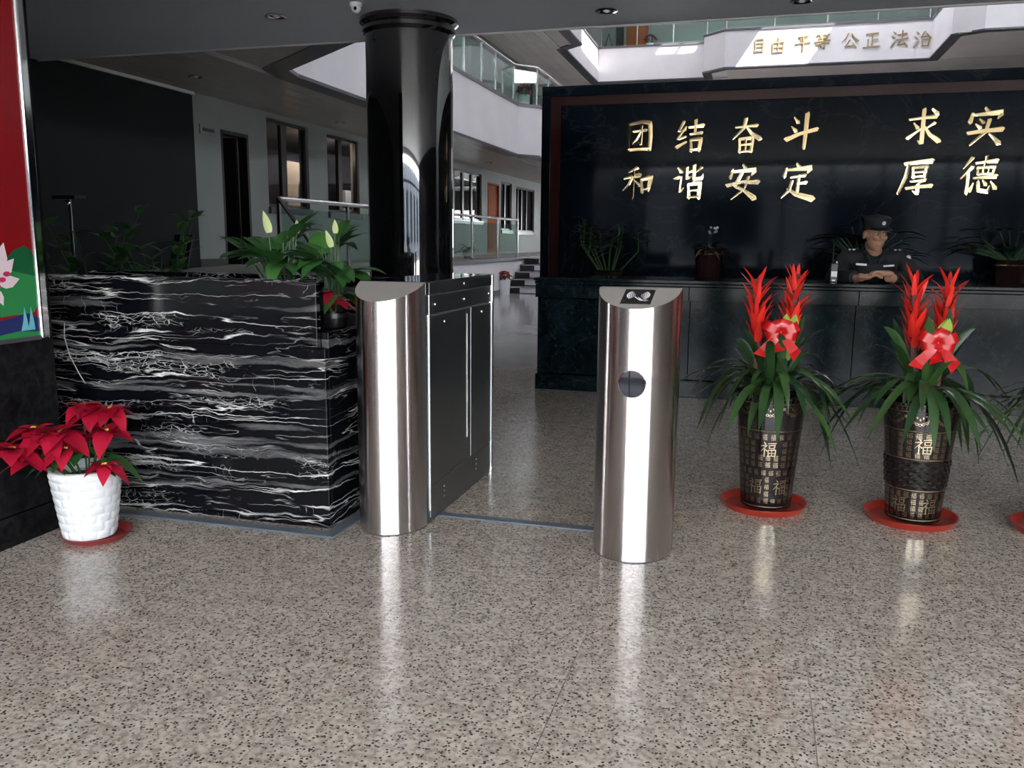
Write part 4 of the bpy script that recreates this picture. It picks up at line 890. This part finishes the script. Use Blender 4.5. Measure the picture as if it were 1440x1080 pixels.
vase_plant(-1.36,8.08,.73,'dark bamboo like plant at the near corner of the screen wall','bamboo',51,.16,.14,.52)
vase_plant(-.44,8.05,.73,'fern with a pale flower cluster in a brown vase below the gold characters','fern',52,.37,.135)
vase_plant(.87,8.05,.73,'broad leaved dark plant behind the seated guard','broad',53,.26,.14,.36)
vase_plant(2.02,8.05,.73,'dark plant in a brown vase partly cut off by the frame edge','broad',54,.30,.14,.28)

# ---- railings
def railing(name, path, z, h, posts, label, rr=.028, end=None):
    t = thing(name,label,'railing',(path[0][0],path[0][1],z))
    P = [(x,y,z+h) for x,y in path]
    MB().tube(P,rr,10).build('handrail','rail',t,smooth=True)
    def at(s):
        for a,b in zip(path[:-1],path[1:]):
            l = math.dist(a,b)
            if s <= l+1e-6: return (a[0]+(b[0]-a[0])*s/l, a[1]+(b[1]-a[1])*s/l)
            s -= l
        return path[-1]
    pts = [at(s) for s in posts]
    for p in pts: MB().box(p[0]-.018,p[0]+.018,p[1]-.022,p[1]+.022,z,z+h).build('post','rail',t)
    for a,b in zip(pts[:-1],pts[1:]):
        a2 = Vector(a).lerp(Vector(b),.02); b2 = Vector(b).lerp(Vector(a),.02)
        MB().bar((*a2,z+h*.47),(*b2,z+h*.47),.010,h*.80).build('glass_panel','glass',t)
    return t
L1 = [(-5.44,9.05),(-5.44,19.42)]
r1 = railing('glass_railing',L1,.77,.85,[0,1.75,3.5,5.3,7.05,8.75,10.37],'low glass railing with steel handrail along the raised corridor')
MB().tube([(-5.44,9.05,1.62),(-5.44+.777*1.2,9.05-.63*1.2,.98)],.026,10).build('sloped_handrail','rail',r1,smooth=True)
MB().tube([(-5.44+.777*1.2,9.05-.63*1.2,.98),(-5.44+.777*1.2,9.05-.63*1.2,0)],.02,8).build('post','rail',r1)
E2 = [(-5.50,9.5),(-5.50,19.22),(-5.09,19.70),(-5.07,24.2)]
railing('glass_railing',E2,4.20,.83,[0,1.05*1,2.1,3.15,4.2,5.25,6.3,7.35,8.3,9.68,10.36,11.4,12.5,13.6,14.8],'glass railing with steel handrail along the second floor balcony')
E3 = [(-5.52,30.03),(-2.0,30.03)]
railing('glass_railing',E3,7.60,.83,[0,1.2,2.4,3.5],'glass railing on the third floor ledge near the orange door')
railing('glass_railing',[(-1.97,29.08),(-1.34,28.46),(4.4,28.46)],7.60,.83,[0,.87,2.3,3.8,5.2,6.6],'glass railing above the gold lettered balcony front')
d3 = thing('door_3',None,None,(-4.6,31.98,7.54),kind='structure'); d3['label'] = 'orange wooden door on the third floor'
MB().box(-5.06,-4.98,31.90,32.0,7.54,9.7).box(-4.20,-4.12,31.90,32.0,7.54,9.7).build('door_frame','wall',d3)
lf = MB().box(-4.98,-4.20,31.93,32.0,7.54,9.7).build('door_leaf','orange',d3); MB().box(-4.62,-4.58,31.915,31.93,7.54,9.7).build('door_stile','beige',lf)
MB().box(-5.35,-5.08,31.95,32.0,7.54,9.7).build('side_light','pane',d3)
af = thing('folding_sign','small dark folding stand on the third floor ledge','sign',(-5.35,30.4,7.54))
MB().bar((-5.50,30.4,7.60),(-5.34,30.4,8.12),.03,.05).build('leg','dtrim',af); MB().bar((-5.18,30.4,7.60),(-5.34,30.4,8.12),.03,.05).build('leg','dtrim',af)
# window far right upstairs
w8 = thing('window_8',None,None,(6.6,24.9,6.7),kind='structure'); w8['label']='dark window at the far right upstairs'
MB().box(6.9,7.5,31.9,32.0,4.9,6.3).build('pane','lens',w8); MB().box(6.83,6.9,31.88,32.0,4.83,6.37).box(7.5,7.57,31.88,32.0,4.83,6.37).build('window_frame','dtrim',w8)
# plants seen through the corridor railing
for i,(x,y,s,lab) in enumerate(((-6.3,15.3,.30,'low dark plant behind the corridor glass nearest the column'),(-6.2,16.6,.32,'second dark plant behind the corridor glass, right of the one by the column'),(-6.0,17.6,.40,'taller loose plant behind the last corridor glass panel'))):
    random.seed(60+i); t = thing('potted_plant',lab,'plant',(x,y,.76),'plants behind the corridor railing')
    MB().lathe([(0,0),(.12,0),(.15,.18),(.14,.18),(0,.16)],(x,y,.76),16,False).build('pot','plate',t,smooth=True)
    for k in range(14): ovate_obj('leaf','dleaf',t,(x,y,.93),sph(2.4*k,ur(.3,1.3)),s*ur(.7,1.2),.05,ur(.4,.9),.2,6,prof='strap')
# ---- left corner: sign plate, stand, leaning board
sp = thing('wall_sign','small grey sign plate on the corridor wall left of the doorway','sign',(XW+.01,10.45,2.6)); 
MB().box(XW,XW+.02,10.28,10.64,2.545,2.67).build('plate','plate',sp,bevel=.003); MB().box(XW+.02,XW+.023,10.33,10.59,2.585,2.63).build('blurred_text_line','dtrim',sp)
ps = thing('pole_stand','slim black pole stand with a flat top near the dark wall','stand',(-4.30,4.62,0))
MB().lathe([(0,0),(.15,0),(.15,.015),(.03,.03),(0,.03)],(-4.30,4.62,0),24,False).build('base','blackplastic',ps,smooth=True)
MB().tube([(-4.30,4.62,.02),(-4.30,4.62,1.40)],.010,8).build('pole','blackplastic',ps,smooth=True)
MB().add(*(lambda m:(m.v,m.f))(MB().box(-4.39,-4.21,4.57,4.67,1.40,1.425))).build('flat_top','blackplastic',ps,bevel=.005)
MB().ball((-4.30,4.60,1.38),.018,8,6).build('joint','chrome',ps,smooth=True)
tag(MB().yprism([(9.36,.765),(9.40,.765),(9.56,1.20),(9.52,1.20)],-7.25,-6.98).build('leaning_board','blackplastic',bevel=.005),'dark board leaning at the foot of the corridor wall','board')
# ---- poster with chrome frame on the black pier
po = thing('framed_poster','tall red poster of a lotus pond in a chrome frame','poster',(-2.66,2.0,.78))
PX = -2.655
MB().box(-2.68,PX-.004,1.3,2.69,.78,2.9).build('backing','dtrim',po)
MB().box(PX-.004,PX,1.34,2.655,.81,2.88).build('print_sheet','p_red',po)
MB().box(-2.68,PX+.012,2.655,2.695,.775,2.92).build('frame_bar','chrome',po,bevel=.008)
MB().box(-2.68,PX+.012,1.30,1.34,.775,2.92).build('frame_bar','chrome',po,bevel=.008)
MB().box(-2.68,PX+.006,1.34,2.655,.775,.79).build('frame_bar','dtrim',po); MB().box(-2.68,PX+.012,1.34,2.655,2.88,2.92).build('frame_bar','chrome',po,bevel=.006)
def flat(pts, mat, name, k): MB().add([(PX+.0004*k,y,z) for y,z in pts],[tuple(range(len(pts)))]).build(name,mat,po)
flat([(1.34,.79),(2.655,.79),(2.655,.86),(2.60,.88),(2.52,.865),(2.40,.85),(1.34,.87)],'p_blue','pond_print',1)
flat([(1.34,.79),(2.655,.79),(2.655,.805),(2.56,.815),(2.40,.80),(1.34,.82)],'p_green','pond_edge_print',2)
def blob(cy, cz, ry, rz, seed, m=18, j=.12):
    random.seed(seed); return [(min(2.655,cy+ry*math.cos(2*PI*i/m)*ur(1-j,1+j)),cz+rz*math.sin(2*PI*i/m)*ur(1-j,1+j)) for i in range(m)]
flat(blob(2.56,.955,.14,.085,71),'p_green','lotus_leaf_print',2); flat(blob(2.60,1.05,.075,.075,72),'p_green2','lotus_leaf_print',1)
flat(blob(2.30,.93,.2,.06,73),'p_green','lotus_leaf_print',3)
for k,(cy,cz,a,L) in enumerate(((2.47,1.02,2.3,.14),(2.47,1.02,1.75,.15),(2.48,1.02,1.25,.13),(2.48,1.01,.75,.11),(2.46,1.01,2.9,.14),(2.48,.99,.2,.10),(2.46,.99,-2.6,.10),(2.47,.98,-1.2,.07))):
    dy,dz = math.cos(a),math.sin(a); q = [(0,0),(.3,.2),(.6,.22),(1,0),(.6,-.22),(.3,-.2)]
    flat([(min(2.65,cy+L*(u*dy-v*dz)),cz+L*(u*dz+v*dy)) for u,v in q],'p_pink','lotus_petal_print',4+k)
for cy,cz in ((2.50,1.01),(2.44,1.0),(2.475,.985),(2.52,1.03)): flat(blob(cy,cz,.016,.010,int(cy*100),8),'p_mag','lotus_vein_print',13)
for cy in (2.585,2.615): flat([(cy-.018,.815),(cy+.018,.815),(cy+.014,.85),(cy+.004,.905),(cy-.006,.85)],'p_teal','reed_print',4)
tag(MB().tube([(-2.86,2.994,.80),(-2.865,2.992,.74),(-2.845,2.992,.66),(-2.80,2.992,.58),(-2.775,2.994,.54)],.0018,6).build('wall_cable','cable',smooth=True),'thin white cable hanging at the left end of the marble planter','cable')

# ---- office interiors behind the corridor windows
pc = thing('framed_picture','small dark oval picture on a beige board seen through the first corridor window','picture',(XW-1.0,14.6,2.1))
MB().box(XW-1.03,XW-1.0,14.15,15.25,0.8,2.55).build('board','beige',pc)
MB().add([(XW-.99,14.72+.12*math.cos(2*PI*i/20),2.02+.24*math.sin(2*PI*i/20)) for i in range(20)]+[(XW-.985,14.72+.075*math.cos(2*PI*i/20),2.02+.18*math.sin(2*PI*i/20)) for i in range(20)],[(i,(i+1)%20,20+(i+1)%20,20+i) for i in range(20)]).build('oval_frame','brown',pc)
ol = bpy.data.lights.new('office_fill_light','POINT'); ol.energy = 10; ol.color = (1,.82,.6); ol.shadow_soft_size = .1  # unseen point light added to brighten the board behind the window
olo = bpy.data.objects.new('office_fill_light',ol); COL.objects.link(olo); olo.location = (XW-.55,14.5,2.75)
bxs = thing('white_box','bright white box seen through the corridor window beside the column','box',(XW-.6,16.0,1.6))
MB().box(XW-.75,XW-.55,15.62,16.15,1.80,2.10).build('box_body','white',bxs); MB().yprism([(15.62,1.60),(16.2,1.60),(16.2,1.66),(15.62,1.76)],XW-.75,XW-.55).build('paper_tray','white',bxs)
MB().box(XW-.9,XW-.4,15.2,16.6,1.55,1.6).build('shelf','brown',bxs)
ol2 = ol.copy(); ol2.energy = 30; ol2.color = (1,.95,.9); o2 = bpy.data.objects.new('office_fill_light',ol2); COL.objects.link(o2); o2.location = (XW-.3,15.7,2.8)  # second added light, brightens the white box on its shelf

# ---- seated guard
def remeshed(parts, voxel, mat, name, parent, smooth=3):
    me = bpy.data.meshes.new(name); me.from_pydata([tuple(v) for v in parts.v],[],parts.f); me.update()
    tmp = bpy.data.objects.new('tmp',me); COL.objects.link(tmp)
    bm = bmesh.new(); bm.from_mesh(me); bmesh.ops.recalc_face_normals(bm,faces=bm.faces); bm.to_mesh(me); bm.free()
    r = tmp.modifiers.new('r','REMESH'); r.mode = 'VOXEL'; r.voxel_size = voxel
    s = tmp.modifiers.new('s','SMOOTH'); s.factor = .5; s.iterations = smooth
    bpy.context.view_layer.update(); dg = bpy.context.evaluated_depsgraph_get()
    out = bpy.data.meshes.new_from_object(tmp.evaluated_get(dg)); bpy.data.objects.remove(tmp)
    out.name = name; o0 = origin(parent)
    for v in out.vertices: v.co = v.co-o0
    out.polygons.foreach_set('use_smooth',[True]*len(out.polygons)); out.materials.clear(); out.materials.append(MT[mat])
    o = bpy.data.objects.new(name,out); COL.objects.link(o); o.parent = parent; return o
GX, GY = .83, 7.02
gd = thing('person','person in black uniform and badged cap seated with folded hands at the counter','person',(GX,7.1,0))
HC = Vector((GX-.01,6.93,1.235)); yaw = math.radians(22); Rh = Matrix.Rotation(yaw,3,'Z') @ Matrix.Rotation(math.radians(8),3,'X')
hp = lambda x,y,z: HC+Rh@Vector((x,y,z))     # face looks along -y of the head
b = MB()
b.ball(hp(0,.015,.03),(.076,.096,.098),20,14,Rh).ball(hp(0,-.022,-.045),(.060,.070,.078),18,12,Rh)
b.ball(hp(0,-.055,-.100),(.030,.028,.022),12,8,Rh)                               # chin
b.tube([hp(0,-.086,.020),hp(0,-.100,-.008),hp(0,-.108,-.026)],[.010,.012,.015],8)  # nose
b.ball(hp(.016,-.092,-.030),.010,8,6).ball(hp(-.016,-.092,-.030),.010,8,6)
b.ball(hp(0,-.087,-.056),(.026,.012,.008),10,6,Rh).ball(hp(0,-.085,-.067),(.022,.012,.008),10,6,Rh)  # lips
for s in (-1,1):
    b.ball(hp(s*.079,.012,-.012),(.010,.020,.033),10,8,Rh)                       # ears
    b.ball(hp(s*.034,-.075,-.018),(.024,.018,.020),10,6,Rh)                      # cheeks
    b.ball(hp(s*.032,-.080,.030),(.028,.014,.009),10,6,Rh)                       # brows
b.tube([hp(0,.02,-.06),(GX,7.0,1.10),(GX,7.03,1.02)],[.056,.056,.075],14)       # neck
b.tube([(GX,7.03,1.06),(GX,7.06,.85),(GX,7.08,.62),(GX,7.10,.50)],[.11,.15,.15,.16],16)
for s in (-1,1):
    sh = Vector((GX+s*.19,7.04,1.055)); el = Vector((GX+s*.27,6.90,.90)); wr = Vector((GX+s*.085-.03,6.60,.925))
    b.tube([(GX,7.03,1.05),sh,sh.lerp(el,.5),el,el.lerp(wr,.5),wr],[.07,.06,.050,.045,.040,.030],12)
    b.tube([(GX+s*.09,7.05,.52),(GX+s*.12,6.85,.54),(GX+s*.12,6.68+.02,.52),(GX+s*.12,6.72,.28),(GX+s*.12,6.74,.09)],[.09,.08,.065,.055,.042],12)
    b.tube([(GX+s*.12,6.78,.05),(GX+s*.12,6.70,.045),(GX+s*.13,6.60,.035)],[.045,.045,.032],10)
# hands folded one over the other on the counter
hA = Vector((GX-.10,6.565,.930)); hB = Vector((GX+.04,6.555,.935))
for c,s,zz in ((hA,1,0),(hB,-1,.022)):
    b.ball(c+Vector((0,0,zz)),(.050,.034,.022),14,8)
    for q in range(4):
        y = -.026+.017*q; L = (.066,.078,.074,.060)[q]
        p0 = c+Vector((s*.038,y*1.0,zz+.006)); b.tube([p0,p0+Vector((s*L*.5,-.004,.010)),p0+Vector((s*L*.85,-.010,-.002)),p0+Vector((s*L,-.014,-.014))],[.0098,.0095,.0088,.0075],8)
    b.tube([c+Vector((-s*.01,.028,zz+.006)),c+Vector((s*.025,.040,zz+.014)),c+Vector((s*.055,.034,zz+.012))],[.012,.011,.009],8)
body = remeshed(b,.0052,'skin','body',gd,2)
for s in (-1,1):
    MB().ball(hp(s*.031,-.080,.010),(.013,.010,.007),10,6,Rh).build('eye','whitep',gd,smooth=True)
    MB().ball(hp(s*.031,-.0885,.009),(.006,.004,.006),8,6,Rh).build('pupil','hair',gd,smooth=True)
    MB().tube([hp(s*.014,-.094,.030),hp(s*.034,-.092,.036),hp(s*.052,-.080,.030)],[.003,.004,.002],6).build('eyebrow','hair',gd,smooth=True)
h = MB().ball(hp(0,.030,.035),(.080,.094,.090),18,12,Rh); h.build('hair','hair',gd,smooth=True)
u = MB(); u.tube([(GX,7.035,1.085),(GX,7.045,1.03),(GX,7.06,.85),(GX,7.08,.62),(GX,7.10,.47)],[.085,.155,.18,.172,.18],18)
u.ball((GX,7.04,1.02),(.215,.105,.075),18,10)
for s in (-1,1):
    sh = Vector((GX+s*.195,7.04,1.045)); el = Vector((GX+s*.285,6.90,.905)); wr = Vector((GX+s*.13-.03,6.655,.928))
    u.tube([(GX,7.03,1.03),sh,sh.lerp(el,.5),el,el.lerp(wr,.55),wr],[.09,.083,.070,.062,.054,.044],14)
sh_ = remeshed(u,.009,'uniform','uniform_shirt',gd,3)
lg = MB()
for s in (-1,1): lg.tube([(GX+s*.08,7.08,.52),(GX+s*.12,6.85,.545),(GX+s*.12,6.70,.52),(GX+s*.12,6.74,.28),(GX+s*.12,6.76,.10)],[.112,.098,.082,.070,.06],12)
remeshed(lg,.012,'uniform','trousers',gd,3)
for s in (-1,1):
    MB().tube([(GX+s*.075,6.965,1.105),(GX+s*.055,6.915,1.07),(GX+s*.022,6.90,1.02)],[.016,.022,.010],8).build('collar','uniform',sh_,smooth=True)
    MB().bar((GX+s*.105,7.02,1.128),(GX+s*.20,7.03,1.112),.045,.012).build('epaulette','uniform',sh_,bevel=.004)
    for q in range(2): MB().ball((GX+s*(.175-.03*q),6.995,1.118),(.011,.008,.006),8,5).build('shoulder_badge','badge',sh_,smooth=True)
MB().bar((GX-.135,6.885,1.012),(GX-.06,6.876,1.008),.008,.016).build('name_strip','badge',sh_,bevel=.002); MB().bar((GX+.055,6.872,1.000),(GX+.13,6.885,1.006),.008,.012).build('name_strip','badge',sh_,bevel=.002)
MB().ball((GX+.235,6.965,1.06),(.020,.012,.024),10,6).build('arm_patch','badge',sh_,smooth=True)
cap = MB(); prof = [(.094,.060),(.098,.080),(.106,.102),(.104,.118),(.08,.130),(0,.136)]
vs = []; m = 28
for r,z in prof:
    for i in range(m): a = 2*PI*i/m; vs.append(hp(r*.92*math.cos(a), .012+r*1.08*math.sin(a), z+.010*(-math.sin(a))*(z>.09)))
cap.add(vs,[(j*m+i,j*m+(i+1)%m,(j+1)*m+(i+1)%m,(j+1)*m+i) for j in range(len(prof)-1) for i in range(m)])
co = cap.build('cap','uniform',gd,smooth=True)
vz = MB(); vs = []
for r,dz in ((0,0),(.055,-.018)):
    for i in range(11):
        a = PI+PI*(i+.0)/10; vs.append(hp((.084+r*.2)*math.cos(a), .0+(.10+r)*math.sin(a), .060+dz))
vs += [v+Vector((0,0,-.004)) for v in vs]
vz.add(vs,[(i,i+1,12+i,11+i) for i in range(10)]+[(33+i,34+i,23+i,22+i) for i in range(10)]+[(11+i,12+i,34+i,33+i) for i in range(10)]); vz.build('visor','blackplastic',co,smooth=True)
MB().ball(hp(0,-.098,.090),(.015,.006,.016),10,6,Rh).build('cap_badge','badge',co,smooth=True)
# guard's chair
ch = thing('office_chair','black office chair under the seated guard','chair',(GX,7.2,0))
MB().box(GX-.23,GX+.23,6.96,7.36,.37,.43).build('seat','blackplastic',ch,bevel=.02)
MB().box(GX-.21,GX+.21,7.30,7.36,.50,.98).build('backrest','blackplastic',ch,bevel=.02)
MB().bar((GX,7.345,.40),(GX,7.345,.52),.06,.03).build('back_bracket','blackplastic',ch)
MB().tube([(GX,7.16,.06),(GX,7.16,.38)],.03,10).build('gas_post','panel_dark',ch,smooth=True)
for k in range(5): MB().bar((GX,7.16,.07),(GX+.26*math.cos(1.257*k),7.16+.26*math.sin(1.257*k),.03),.04,.03).build('base_leg','blackplastic',ch)
# radio handset
rd = thing('two_way_radio','black two way radio with pale label standing on the counter beside the guard','radio',(.525,6.62,.886))
MB().box(.50,.55,6.60,6.635,.886,1.02).build('radio_body','blackplastic',rd,bevel=.005)
MB().tube([(.512,6.618,1.02),(.512,6.618,1.165)],[.006,.004],8).build('antenna','blackplastic',rd,smooth=True)
MB().lathe([(.008,0),(.008,.016),(0,.016)],(.538,6.618,1.02),10,False).build('volume_knob','chrome',rd)
MB().box(.505,.545,6.598,6.6,.925,.965).build('label_sticker','whitep',rd); MB().box(.512,.535,6.598,6.6,.895,.905).build('label_sticker','whitep',rd)
